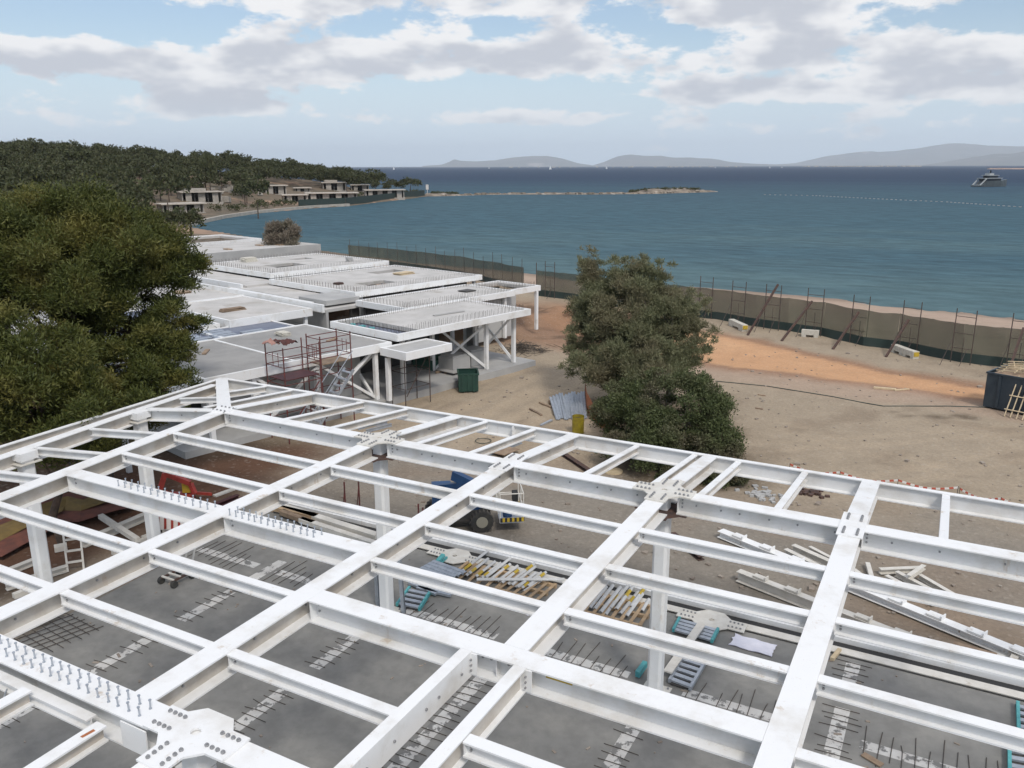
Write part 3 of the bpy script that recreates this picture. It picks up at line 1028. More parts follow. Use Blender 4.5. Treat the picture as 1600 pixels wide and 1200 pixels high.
# short beams in front of M3
b1 = MB().channel((7.36, -13.6, Z), (7.36, -7.37 - hw, Z), .19, .42, .02, 1).build('secondary_beam', M['white'], frame)
web_bolts(b1, (7.46, -13.0, Z), (7.46, -7.6, Z), 9, Z - .21, .001, (1, 0, 0))
b2, _, _ = main_beam((8.29, -13.6, Z), (8.29, -7.37 - hw, Z), 'secondary_beam', w=.20, d=.40)
for bb, x in ((b1, 7.36), (b2, 8.29)):
    MB().box((x + .07, -7.37 - hw - .012, Z - .20), (.26, .02, .36)).build('end_plate', M['white'], bb)
    for k in range(3):
        child('bolt', wbolt_me, bb, (x + .115, -7.37 - hw - .07, Z - .10 - k * .09), (0, R(90), 0))
# edge beam M0 and left lines L1, L0
cu, cz = l0(VE)[0], Z - DROP
main_beam((cu + .05, VE, cz), (20, VE, cz), 'edge_beam', w=.15, d=.40, wb=.34)
for u in (-3.9, 2.0):
    MB().box((u, VE - .10, cz - .2), (.02, .16, .34)).build('stiffener', M['white'], frame)
a0, a1 = l0(-9.0), l0(VE)
main_beam((a0[0], -9.0, a0[1]), (a1[0], VE, a1[1] + .003), 'edge_beam', w=.15, d=.30, wb=.30)
la, lb, lc = l1(-9.0), l1(-.45), l1(3.2)
main_beam((la[0], -9.0, la[1]), (lb[0], -.45, lb[1]), 'main_beam', w=.32, d=.40, bolts=4)
main_beam((lb[0], -.40, lb[1]), (lc[0] + .02, 3.1, lc[1] - .05), 'main_beam', w=.30, d=.36)
main_beam((lb[0] + .2, -.25, lb[1]), (l2u(0) - hw, -.05, Z - .012), 'outrigger_beam', w=.34, d=.36, bolts=3)
# hip beam to the corner and its cover plate
n2 = Vector((l2u(0), .05, Z + .012))
hipe = Vector((cu + .10, VE - .10, cz + .02))
MB().bar(n2 + (hipe - n2) * .03, hipe, .42, .03, top=True).profile(n2 + (hipe - n2) * .10, hipe, [(-.01, -.36), (.01, -.36), (.01, -.03), (-.01, -.03)]).build('hip_beam', M['white'], frame)
hip_pl = MB().box((l2u(0), .02, Z + .012), (.60, .50, .022), rz=R(20)).build('cover_plate', M['white'], frame)
for i in range(8):
    child('bolt', bolt_me, hip_pl, (l2u(0) - .24 + (i % 4) * .16, .02 + (-.17 if i < 4 else .17), Z + .023))
# secondary beams: inner bays
for v in (-2.18, -3.97, -7.49, -9.30):
    for a, b in ((l2u(v) + hw, -hw), (hw, 4 - hw)):
        bm, al, nr = main_beam((a, v, Z - .02), (b, v, Z - .02), 'secondary_beam', w=SW, d=SD)
        end_plate(bm, (a, v, Z - .03), (1, 0, 0), (0, -1, 0), SW - .02, SD - .03)
for v in (-2.18, -3.97, -5.77):
    for a, b in ((4 + hw, 8 - hw), (8 + hw, 12 - hw), (12 + hw, 20)):
        bm, al, nr = main_beam((a, v, Z - .02), (b, v - (.1 if a > 12 else 0), Z - .02), 'secondary_beam', w=SW + (.03 if a > 8 else 0), d=SD)
        end_plate(bm, (a, v, Z - .03), (1, 0, 0), (0, -1, 0), SW - .02, SD - .03)
for v in (-9.28,):
    for a, b in ((4 + hw, 7.25), (8.40, 12 - hw), (12 + hw, 20)):
        bm, al, nr = main_beam((a, v, Z - .02), (b, v, Z - .02), 'secondary_beam', w=SW + .02, d=SD)
        end_plate(bm, (a, v, Z - .03), (1, 0, 0), (0, -1, 0), SW - .02, SD - .03)
bm, al, nr = main_beam((12 + hw, -7.55, Z - .02), (20, -7.55, Z - .02), 'secondary_beam', w=SW + .03, d=SD)
# outer secondary beams
for u in (-6.9, -3.72, -1.95, 1.02, 2.67, 5.92, 7.57, 8.75, 10.44, 13.66):
    main_beam((u, hw, Z - .05 if u > -6 else Z - .10), (u, VE - .05, cz - .03), 'secondary_beam', w=.16 if u != 13.66 else .17, d=.21)
main_beam((-8.1, 2.3, Z - .25), (-8.1, VE - .05, cz - .03), 'secondary_beam', w=.16, d=.21)
for v, x0 in ((-2.36, 0), (-4.18, 0), (-5.95, 0), (-7.7, 0)):
    p = l1(v)
    main_beam((p[0] + .17, v, p[1] - .03), (l2u(v) - hw, v, Z - .04), 'secondary_beam', w=.16, d=.21)
p = l1(1.0)
main_beam((p[0] + .2, 1.2, p[1] - .03), (-7.2, 1.5, Z - .12), 'secondary_beam', w=.14, d=.18)
# node plates on the columns
def node_plate(c, arms, A=.68, mtl='plate'):
    pl = MB()
    plate_with_hole(pl, c, star_poly(arms, A), .07, Z + .002, Z + .034)
    o = pl.build('node_plate', M[mtl], frame)
    for k in arms:
        ca, sa = round(math.cos(k * math.pi / 2)), round(math.sin(k * math.pi / 2))
        for i in range(4):
            for s_ in (-.13, .13):
                x, y = A - .09 - i * .095, s_
                child('bolt', bolt_me, o, (c[0] + ca * x - sa * y, c[1] + sa * x + ca * y, Z + .033))
    return o


node_plate((0, 0), (0, 1, 2, 3))
node_plate((8, 0), (0, 1, 2, 3))
node_plate((5.27, -10.89), (0, 2, 3), .72, 'white')
for u in (4.0, 12.0):
    sp_ = MB().slab([(u - .25, -.62), (u + .25, -.62), (u + .25, .62), (u - .25, .62)], Z + .001, Z + .022).build('splice_plate', M['white'], frame)
    for i in range(4):
        for sx in (-.13, .13):
            for sy in (-1, 1):
                child('bolt', bolt_me, sp_, (u + sx, sy * (.24 + i * .09), Z + .021))
# columns
def column(c, top, w=.34, ring=True, base=0.0):
    o = MB().slab([(c[0] - w / 2, c[1] - w / 2 + .06), (c[0] - w / 2 + .06, c[1] - w / 2), (c[0] + w / 2 - .06, c[1] - w / 2), (c[0] + w / 2, c[1] - w / 2 + .06),
                   (c[0] + w / 2, c[1] + w / 2 - .06), (c[0] + w / 2 - .06, c[1] + w / 2), (c[0] - w / 2 + .06, c[1] + w / 2), (c[0] - w / 2, c[1] + w / 2 - .06)], base + .03, top).build('column', M['white'], frame)
    MB().box((c[0], c[1], base + .016), (.66, .66, .03)).build('base_plate', M['plate'], o)
    for sx in (-.25, .25):
        for sy in (-.25, .25):
            child('bolt', bolt_me, o, (c[0] + sx, c[1] + sy, base + .03))
    return o


for c in ((0, 0), (8, 0)):
    o = column(c, Z - BD - .03)
    rp = MB(); plate_with_hole(rp, c, star_poly((0, 1, 2, 3), .60, .25, .46), .08, Z - BD - .03, Z - BD - .003)
    rp.build('cap_plate', M['rust'], o)
    MB().box((c[0], c[1], Z - BD / 2), (.26, .26, BD - .01)).build('node_core', M['white'], o)
column((5.27, -10.89), Z - .5)
o = MB().box((5.27, -10.89, Z - .25), (.30, .30, .48)).build('node_core', M['white'], frame)
for v in (-4.6, -.55, -8.4):
    p = l1(v)
    c = (p[0] + .18, v)
    o = column(c, p[1] - .02, .36, base=-.02)
    MB().box((c[0], c[1], p[1] - .10), (.46, .50, .22)).build('cap_block', M['white'], o)
    MB().box((c[0] + .02, c[1], p[1] - .30), (.52, .62, .03)).build('cap_plate', M['plate'], o)
# ------------------------------------------------------------------ pavilions under construction behind the frame
PO, PP, PQ = Vector((-13.3, 19.1, 0)), Vector((-.972, .236, 0)), Vector((.236, .972, 0))
PANG = math.atan2(PQ.y, PQ.x) - math.pi / 2


def PL(a, b, z=0.0):
    v = PO + PP * a + PQ * b
    return Vector((v.x, v.y, z))


def rect(a0, a1, b0, b1):
    return [PL(a0, b0), PL(a0, b1), PL(a1, b1), PL(a1, b0)]


M['roofc'] = mat('roof_concrete', (.53, .51, .485), (.44, .425, .40), .5, .85, c3=(.36, .33, .29), s3=.35, t3=(.55, .72), coord='World')
M['roofgrey'] = mat('roof_screed_grey', (.33, .32, .305), (.26, .255, .245), .5, .85, coord='World')
M['wallgrey'] = mat('wall_concrete', (.42, .415, .40), (.36, .355, .345), .6, .85, coord='World')
M['panel'] = mat('deck_panel_blue', (.16, .18, .235), (.12, .135, .18), .9, .5, coord='World')
pav_floor = MB().slab(rect(.1, 64, -12.5, 11.8), -.62, -.02).build('pavilion_floor', M['wallgrey'], off=Vector((-25, 25, -.02)))
tag(pav_floor, kind='structure')


def pavilion(rects, label, fascia=.40, thick=.30, cols=(), holes=(), rebar=True, mtl='roofc', edge='white', inner=None, name='pavilion', lip=True):
    """rects: (a0, a1, b0, b1, z): flat roofs with upstand edge beams; cols: (a, b) column positions"""
    a0, a1, b0, b1, z = rects[0]
    root = empty(name, PL((a0 + a1) / 2, (b0 + b1) / 2, 0), label, 'building', 'pavilions under construction by the shore')
    for (a0, a1, b0, b1, z) in rects:
        w = .16
        # roof slab, split round the openings
        spans = [(b0 + w, b1 - w)]
        for (ha0, ha1, hb0, hb1) in holes:
            if ha0 < a1 and ha1 > a0 and hb0 < b1 and hb1 > b0:
                spans = [s_ for s in spans for s_ in (((s[0], min(hb0, s[1])), (max(hb1, s[0]), s[1])) if hb0 < s[1] and hb1 > s[0] else (s,)) if s_[1] - s_[0] > .05]
                for (c0, c1) in ((a0 + w, ha0), (ha1, a1 - w)):
                    if c1 - c0 > .05:
                        MB().slab(rect(c0, c1, hb0, hb1), z - thick, z - .05).build('roof_slab', M[mtl], root)
        for s in spans:
            MB().slab(rect(a0 + w, a1 - w, s[0], s[1]), z - thick, z - .05).build('roof_slab', M[mtl], root)
        top = z + (.0 if lip else -.045)
        for (p0, p1) in (((a0 + w / 2, b0), (a0 + w / 2, b1)), ((a1 - w / 2, b0), (a1 - w / 2, b1))):
            MB().bar(PL(*p0, top), PL(*p1, top), w, fascia, top=True).build('edge_beam', M[edge], root)
        for (p0, p1) in (((a0 + w, b0 + w / 2), (a1 - w, b0 + w / 2)), ((a0 + w, b1 - w / 2), (a1 - w, b1 - w / 2))):
            MB().bar(PL(*p0, top - .002), PL(*p1, top - .002), w, fascia, top=True).build('edge_beam', M[edge], root)
        if rebar:
            rb = MB()
            for e in (.42, .62):
                n_ = int((b1 - b0) / .34)
                for i in range(n_):
                    for aa in (a0 + e, a1 - e):
                        b_ = b0 + .3 + i * .34
                        p = PL(aa, b_, z - .06)
                        rb.cyl(p, p + Vector((rnd.uniform(-.03, .03), rnd.uniform(-.03, .03), .36)), .008, 4)
                n_ = int((a1 - a0) / .34)
                for i in range(n_):
                    for bb in (b0 + e, b1 - e):
                        p = PL(a0 + .3 + i * .34, bb, z - .06)
                        rb.cyl(p, p + Vector((rnd.uniform(-.03, .03), rnd.uniform(-.03, .03), .36)), .008, 4)
            tag(rb.build('starter_bars', M['rebar'], root), kind='stuff')
    for c in cols:
        a, b = c[:2]
        zt = c[2] if len(c) > 2 else rects[0][4] - fascia
        p = PL(a, b)
        MB().box((p.x, p.y, (zt - .0) / 2 - .01), (.22, .22, zt - .004), rz=PANG).build('column', M['white'], root)
    return root


def wall(root, a0, b0, a1, b1, z0, z1, t=.2, mtl='wallgrey', name='wall'):
    return MB().bar(PL(a0, b0, z1), PL(a1, b1, z1), t, z1 - z0, top=True).build(name, M[mtl], root)


def xbrace(root, a0, b0, a1, b1, z0, z1):
    MB().bar(PL(a0, b0, z0), PL(a1, b1, z1), .14, .14).build('brace', M['white'], root)
    MB().bar(PL(a0 - .02, b0 + .16, z1), PL(a1 - .02, b1 + .16, z0), .14, .14).build('brace', M['white'], root)


r1 = pavilion([(0, 6.1, 0, 11.2, 3.5)], 'nearest white pavilion with starter bars on its roof and slim corner columns', cols=[(.8, 10.4), (.8, 7.85), (3.1, 9.2), (3.1, 5.4), (.8, 1.0), (5.6, 10.8), (5.6, 5.6), (5.6, 1.0)],
              holes=[(.3, 5.8, .35, 1.9)])
MB().slab(rect(.3, 5.8, .35, 1.9), 3.12, 3.16).build('deck_panel', M['panel'], r1)
for i in range(9):
    p = PL(3.1 + i * .3, .55 + (i % 3) * .32, 3.17)
    MB().box((p.x, p.y, 3.21), (.26, .24 + .1 * (i % 2), .06 + .03 * (i % 3)), rz=PANG + rnd.uniform(-.2, .2)).build('formwork_piece', M['teal'], r1)
xbrace(r1, .8, 7.85, 3.1, 5.4, .1, 3.0)
xbrace(r1, 3.1, 9.2, .9, 10.3, .1, 3.0)
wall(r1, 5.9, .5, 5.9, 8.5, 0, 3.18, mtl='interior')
wall(r1, 3.6, 9.9, 5.7, 11.0, 0, 3.1, mtl='wallgrey')
r2 = pavilion([(6.2, 11.4, 6.0, 16.6, 3.5), (6.9, 11.4, 16.65, 20.4, 3.42)], 'second white pavilion behind, with an open frame at its shore end', cols=[(6.6, 15.9), (7.0, 20.0), (10.8, 16.0), (6.6, 10.5)],
              holes=[(7.5, 10.8, 17.3, 19.7)])
wall(r2, 6.9, 13.2, 6.9, 17.4, 0, 3.0)
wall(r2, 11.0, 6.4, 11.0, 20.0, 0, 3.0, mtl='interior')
r3 = pavilion([(13.0, 24.0, 7.2, 20.2, 3.75)], 'wide white pavilion roof with two dark roof openings in the middle row', cols=[(13.4, b) for b in (8, 12, 16, 19.6)] + [(23, 8), (18, 8)],
              holes=[(15.2, 16.9, 10.2, 13.0), (20.3, 21.8, 15.2, 18.2)])
MB().slab(rect(11.45, 12.95, 3.2, 20.0), 2.95, 3.15).build('low_roof', M['roofc'], r3)
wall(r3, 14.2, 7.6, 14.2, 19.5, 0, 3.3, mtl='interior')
MB().slab(rect(13.4, 23.9, 4.6, 7.15), 3.0, 3.28).build('low_roof', M['roofc'], r3)
MB().slab(rect(12.0, 15.2, 4.0, 6.8), 3.285, 3.62).build('plant_kerb', M['wallgrey'], r3)
MB().bar(PL(13.2, 3.75, 3.45), PL(23.9, 3.75, 3.45), .22, .45, top=True).build('edge_beam', M['white'], r3)
r4 = pavilion([(26.0, 37.0, 8.6, 21.2, 3.9)], 'white pavilion roof beyond with a bare shaded underside', cols=[(26.4, b) for b in (9.5, 13, 17, 20.6)] + [(30, 9), (36, 9)],
              holes=[(29.5, 31.8, 11.5, 14.6), (33.4, 34.8, 16, 18)])
MB().slab(rect(24.05, 25.95, 4.5, 20.5), 3.0, 3.2).build('low_roof', M['roofc'], r4)
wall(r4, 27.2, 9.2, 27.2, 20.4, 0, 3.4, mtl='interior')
MB().slab(rect(24.3, 36.8, 5.4, 8.5), 3.1, 3.38).build('low_roof', M['roofc'], r4)
MB().bar(PL(24.2, 4.9, 3.55), PL(36.9, 4.9, 3.55), .22, .45, top=True).build('edge_beam', M['white'], r4)
wall(r4, 27.2, 9.2, 36.2, 9.2, 0, 3.4, mtl='interior')
r5 = pavilion([(40.0, 48.3, 4.6, 23.6, 4.5)], 'far pale pavilion with a deep concrete fascia', fascia=1.15, thick=.4, rebar=False, edge='wallgrey', cols=[(40.6, 6, 3.3), (40.6, 14, 3.3), (40.6, 22, 3.3)], lip=False)
for a, b in ((42, 14), (43.4, 18.4), (42.2, 20), (45, 21.6), (44, 10)):
    p = PL(a, b, 4.46)
    MB().box((p.x, p.y, 4.50), (1.0, .5, .10), rz=PANG).build('roof_hatch', M['oldtimber'], r5)
wall(r5, 41.5, 5.4, 41.5, 23, 0, 3.3, mtl='interior')
r6 = pavilion([(53.0, 62.0, 6.0, 24.6, 4.3)], 'farthest white pavilion frame open to the sky at the water', rebar=False, fascia=.7, cols=[(53.4, 24.2, 3.6), (53.4, 15, 3.6), (61, 24, 3.6), (53.4, 7, 3.6)], holes=[(53.9, 60.8, 13.0, 23.6)])
MB().slab(rect(50.2, 53.0, 4.0, 13.5), 3.5, 3.8).build('low_roof', M['roofc'], r6)
# lower roofs in the middle with upstands
r7 = pavilion([(11.6, 20.2, -3.4, 2.6, 3.35)], 'low smooth white roof with a raised kerb in front of the middle row', rebar=False, mtl='roofc', cols=[(11.9, -3), (11.9, 2.2), (20, -3)], fascia=.5, thick=.35)
r7b = pavilion([(20.4, 30.2, -3.0, 3.2, 3.35)], 'low smooth white roof beside the trees, left of the raised kerb', rebar=False, mtl='roofc', cols=[(20.6, 2.8), (30, 2.8), (30, -2)], fascia=.5, thick=.35)
wall(r7b, 22.0, 4.6, 30.4, 4.6, 0, 3.1, mtl='interior')
wall(r7, 11.4, 3.6, 17.5, 3.6, 0, 3.1, mtl='wallgrey')
MB().bar(PL(10.8, 2.9, 3.62), PL(31.5, 2.9, 3.62), .18, .5, top=True).build('upstand_beam', M['white'], r7)
# deck with blue panels
r9 = pavilion([(12.2, 21.0, -9.8, -3.7, 3.15)], 'roof deck with dark blue panels between white beams beside the big pine', rebar=False, mtl='panel', cols=[(12.4, -9.4), (12.4, -4.2)], fascia=.55, thick=.25)
MB().bar(PL(12.3, -6.9, 3.17), PL(20.9, -6.9, 3.17), .2, .3, top=True).build('rib_beam', M['white'], r9)
ts = MB().slab(rect(12.5, 20.5, -9.5, -7.1), 3.102, 3.12).build('deck_panel', M['panel'], r9)
wall(r9, 12.9, -9.0, 12.9, -4.0, 0, 2.5, mtl='oldtimber')
# front roof with the scaffold
r8 = pavilion([(.25, 8.4, -11.2, -.2, 3.1)], 'grey screeded flat roof with a white fascia behind the red scaffold', rebar=False, mtl='roofgrey', cols=[(.5, -1.2), (4.6, -.5), (.5, -5.0), (.5, -8.6), (4.6, -6.0), (.5, -10.9)], fascia=.45)
MB().bar(PL(.5, -6.3, 3.085), PL(8.2, -6.3, 3.085), .16, .1, top=True).build('upstand_strip', M['white'], r8)
wall(r8, 2.2, -1.0, 2.2, -10.4, 0, 2.6, mtl='wallgrey')
wall(r8, 5.4, -.6, 5.4, -10.6, 0, 2.6, mtl='interior')
xbrace(r8, .6, -1.3, 4.5, -.6, .1, 2.6)
xbrace(r8, .45, -5.1, .45, -8.5, .1, 2.6)
xbrace(r8, .62, -5.0, .62, -1.4, .1, 2.6)
dk = pavilion([(8.6, 11.9, -11.0, -.4, 2.95)], 'sunken roof strip filled with grey and teal decking panels', rebar=False, mtl='panel', cols=[(8.8, -10.6)], fascia=.4, thick=.3)
for i in range(26):
    a, b = 9.0 + (i % 6) * .45, -10.2 + (i // 6) * 1.75 + rnd.uniform(-.2, .2)
    p = PL(a, b)
    MB().box((p.x, p.y, 2.95 + .01 * (i % 3)), (.34, 1.4, .07), rz=PANG + rnd.uniform(-.08, .08)).build('decking_sheet', M['galv' if i % 5 not in (0, 1) or i > 14 else 'teal'], dk)
MB().bar(PL(8.7, -5.4, 2.99), PL(11.8, -5.4, 2.99), .2, .2, top=True).build('rib_beam', M['white'], dk)
# low canopy in front of the nearest pavilion
r10 = pavilion([(-2.0, .12, -1.15, 2.2, 2.95)], 'small low white canopy tray under the nearest pavilion corner', rebar=False, mtl='wallgrey', fascia=.42, cols=[(-.2, -.9, 2.4)], thick=.3)
# open frame at the near end
fr = empty('open_steelwork', PL(2.5, -13, 0), 'unfinished white beam bay at the near end of the grey roof', 'steel frame')
for p0, p1 in (((.4, -11.3), (.4, -15.0)), ((4.4, -11.3), (4.4, -15.0)), ((.5, -15.0), (8.0, -15.0)), ((8.1, -11.3), (8.1, -15.0)), ((.5, -13.1), (4.3, -13.1))):
    MB().ibeam(PL(*p0, 3.0), PL(*p1, 3.0), .18, .3).build('beam', M['white'], fr)
for c in ((.4, -14.9), (4.4, -14.9), (8.1, -14.9)):
    p = PL(*c)
    MB().box((p.x, p.y, 1.15), (.2, .2, 3.08), rz=PANG).build('column', M['white'], fr)


# scaffold towers
def scaffold(a0, a1, b0, b1, zt, label, mtl='scafred', group=None, guard=True):
    root = empty('scaffold_tower', PL((a0 + a1) / 2, (b0 + b1) / 2, -.3), label, 'scaffold', group)
    for a in (a0, a1):
        for b in (b0, b1):
            p = PL(a, b)
            MB().cyl((p.x, p.y, -.34), (p.x, p.y, zt), .03, 6).build('standard', M[mtl], root)
    for z in [k for k in (.7, 1.6, 2.5, 3.35, 3.85, 4.3) if k < zt]:
        for (p, q) in (((a0, b0), (a0, b1)), ((a1, b0), (a1, b1)), ((a0, b0), (a1, b0)), ((a0, b1), (a1, b1))):
            MB().cyl(PL(*p, z), PL(*q, z), .021, 6).build('ledger', M[mtl], root)
    if guard:
        for b in (b0, b1):
            m_ = [a0 + (a1 - a0) * t for t in (.3, .6)]
            for a in m_:
                MB().cyl(PL(a, b, 3.35), PL(a, b, min(zt, 4.0)), .016, 5).build('guard_post', M[mtl], root)
    MB().bar(PL(a0, b0 + .1, .3), PL(a0, b1 - .1, 2.4), .04, .04).build('brace', M[mtl], root)
    return root


s1 = scaffold(-1.25, -.12, -5.9, -4.1, 4.45, 'red scaffold tower with a guard rail above the grey roof edge')
MB().box(PL(-.7, -5.0, 3.02), (1.0, 1.7, .05), rz=PANG).build('platform', M['oldtimber'], s1)
s2 = scaffold(-1.6, -.12, -8.2, -6.2, 4.3, 'red scaffold tower with cloths hung over its top, left of the stair')
MB().box(PL(-.9, -7.2, 2.72), (1.3, 1.9, .05), rz=PANG).build('platform', M['maroon'], s2)
s3 = scaffold(-1.2, -.1, -.6, 1.2, 2.4, 'dark scaffold tower under the small canopy', 'scafbrown', guard=False)
s4 = scaffold(-.4, .5, -17.2, -15.9, 2.3, 'low dark scaffold frame at the corner behind the roof edge beam', 'scafbrown', guard=False)


def rag(name, pts, mtl, label, cat, th=.05):
    mb = MB()
    n_ = len(pts)
    mb.slab([(p[0], p[1]) for p in pts], pts[0][2], pts[0][2] + th)
    return tag(mb.build(name, mtl, None), label, cat)


M['cloth_pink'] = mat('faded_cloth', (.42, .24, .20), (.34, .19, .16), 5, .9)
M['cloth_dark'] = mat('dark_red_cloth', (.10, .035, .03), (.07, .03, .028), 5, .9)


def draped(name, c, sx, sy, rz, amp, mtl, label, cat, seed, base=None):
    """a crumpled sheet with real relief"""
    N = 14
    X, Y = np.meshgrid(np.linspace(-.5, .5, N), np.linspace(-.5, .5, N), indexing='ij')
    Zh = fbm(X * 8 + seed * 3, Y * 8, 2.0, 3, seed) * amp
    e = 1 + (fbm(X * 5, Y * 5, 1.5, 2, seed + 4) - .5) * .3
    x, y = X * sx * e, Y * sy * e
    cr, sr = math.cos(rz), math.sin(rz)
    V = np.stack([c[0] + x * cr - y * sr, c[1] + x * sr + y * cr, c[2] + Zh], -1).reshape(-1, 3)
    Vb = V.copy(); Vb[:, 2] -= .015
    idx = np.arange(N * N).reshape(N, N)
    f = np.stack([idx[:-1, :-1], idx[1:, :-1], idx[1:, 1:], idx[:-1, 1:]], -1).reshape(-1, 4)
    o = link(name, np_mesh(name, np.concatenate([V, Vb]) - np.array(c), np.concatenate([f, f[:, ::-1] + N * N])), mtl, None, c, smooth=True)
    return tag(o, label, cat)


draped('cloth', PL(-.5, -8.1, 4.28), .9, .5, PANG, .3, M['cloth_pink'], 'faded pink cloth thrown over the scaffold top', 'cloth', 1)
draped('cloth', PL(-1.0, -7.6, 4.28), 1.0, .7, PANG, .35, M['cloth_dark'], 'dark red cloth hung on the scaffold beside the pink one', 'cloth', 2)
# aluminium scaffold stair
st = empty('scaffold_stair', PL(-1.9, -5.6, -.3), 'aluminium stair flight rising to the grey roof beside the red scaffold', 'stair')
for a in (-2.2, -1.5):
    MB().bar(PL(a, -7.4, -.2), PL(a, -4.7, 2.75), .05, .13).build('stringer', M['galv'], st)
    MB().cyl(PL(a, -7.6, .7), PL(a, -4.7, 3.7), .018, 6).build('handrail', M['galv'], st)
for i in range(10):
    t = (i + .5) / 10
    p = PL(-1.85, -7.4 + 2.7 * t, -.2 + 2.95 * t)
    MB().box(p, (.66, .22, .03), rz=PANG).build('tread', M['galv'], st)
# bits on the roofs
for i, (a, b, z, L_) in enumerate(((5.6, -8.2, 3.06, 1.1), (3.2, -2.0, 3.06, .9), (2.8, 6.6, 3.46, 2.4))):
    lab = ('short brown plank lying on the grey roof', 'brown board near the right end of the grey roof', 'long pale batten lying on the nearest pavilion roof')[i]
    tag(MB().box(PL(a, b, z + .04), (.22, L_, .06), rz=PANG + .9 - .5 * i).build('plank', M['oldtimber' if i < 2 else 'wallgrey']), lab, 'plank')

# ------------------------------------------------------------------ yard beside the pavilions
def skip_bin(c, sx, sy, sz, rz, mtl, label, ribs=3, cat='skip'):
    root = empty('waste_skip', c, label, cat)
    root.rotation_euler = (0, 0, 0)
    Mz = Matrix.Rotation(rz, 3, 'Z')
    P = lambda x, y, z: Vector(c) + Mz @ Vector((x, y, z))
    t = .05
    MB().box(P(0, 0, .12), (sx, sy, .06), rz).build('floor_plate', M[mtl], root)
    for s in (-1, 1):
        MB().box(P(s * (sx / 2 - t / 2), 0, .15 + (sz - .15) / 2), (t, sy, sz - .15), rz).build('side_wall', M[mtl], root)
        MB().box(P(0, s * (sy / 2 - t / 2), .15 + (sz - .15) / 2), (sx - 2 * t - .004, t, sz - .15), rz).build('end_wall', M[mtl], root)
        MB().box(P(s * (sx / 2), 0, sz - .04), (.10, sy + .1, .09), rz).build('rim', M[mtl], root)
        MB().box(P(0, s * (sy / 2), sz - .04), (sx - .11, .10, .086), rz).build('rim', M[mtl], root)
        for i in range(ribs):
            k = (i + .5) / ribs - .5
            MB().box(P(k * (sx - .2), s * (sy / 2 + .035), sz * .5), (.12, .07, sz * .84), rz).build('rib', M[mtl], root)
            if sy > 1.6:
                MB().box(P(s * (sx / 2 + .035), k * (sy - .2), sz * .5), (.07, .12, sz * .84), rz).build('rib', M[mtl], root)
        MB().box(P(s * sx * .32, 0, .06), (.16, sy * .9, .08), rz).build('skid', M[mtl], root)
    return root


g = WG(728, 613)
skip_bin((g.x - .15, g.y + .5, g.z), 1.15, 1.3, 1.15, YAW * -1 + .1, 'greenskip', 'small dark green open skip on the dirt by the pavilions')
g = WG(1541, 640)
SK = Vector((g.x + 3.05, g.y + .35, g.z))
SKR = R(-22)
skip_bin(SK, 6.0, 2.4, 2.0, SKR, 'darkblue', 'long dark blue waste skip loaded with timber at the right edge', 5)
# green covered stack and flat platform on the pavilion floor
p = WG(672, 582)
tag(draped('covered_stack', (p.x, p.y, -.02 + .62), 2.0, 1.4, PANG, .45, M['greentarp'], 'green sheeted stack under the nearest pavilion', 'tarpaulin', 5), None)
sk = bpy.data.objects['covered_stack']
MB().box((p.x, p.y, .32), (1.9, 1.25, .66), rz=PANG).build('stack_body', M['greentarp'], sk)
p = WG(708, 590)
pl = empty('loading_board', (p.x, p.y, -.05), 'pale flat board on bearers beside the green skip', 'board')
MB().box((p.x, p.y, .16), (1.6, 1.5, .05), rz=PANG).build('board', M['wallgrey'], pl)
for s in (-.6, 0, .6):
    MB().box((p.x + s * .9, p.y + s * .3, .06), (.1, 1.4, .14), rz=PANG).build('bearer', M['oldtimber'], pl)
# wrapped insulation packs under the nearest pavilion
for i, (a, b, lab) in enumerate(((2.2, 6.4, 'pale wrapped insulation pack behind the braced column'), (2.6, 8.4, 'grey wrapped insulation pack beside the far columns'))):
    q = PL(a, b, 0)
    tag(MB().box((q.x, q.y, .45), (1.3, 1.5, .9), rz=PANG).box((q.x, q.y, .96), (1.1, 1.3, .12), rz=PANG).build('wrapped_pack', M['wallgrey'], None), lab, 'pack')
# heap of reinforcing mesh, dark pile right of the corner column
p = WG(818, 548)
hp = MB()
for i in range(150):
    a = rnd.uniform(0, math.pi); l_ = rnd.uniform(.6, 1.7)
    c = Vector((p.x + rnd.gauss(0, .9), p.y + rnd.gauss(0, .8), 0)); c.z = G(c.x, c.y) + max(.02, .75 - (c - Vector((p.x, p.y, 0))).xy.length * .45) * rnd.random()
    d = Vector((math.cos(a), math.sin(a), rnd.uniform(-.2, .25))) * l_ / 2
    hp.cyl(c - d, c + d, .014, 4)
tag(hp.build('rebar_heap', M['rebar']), 'dark heap of loose reinforcing bars right of the corner column', 'rebar heap')

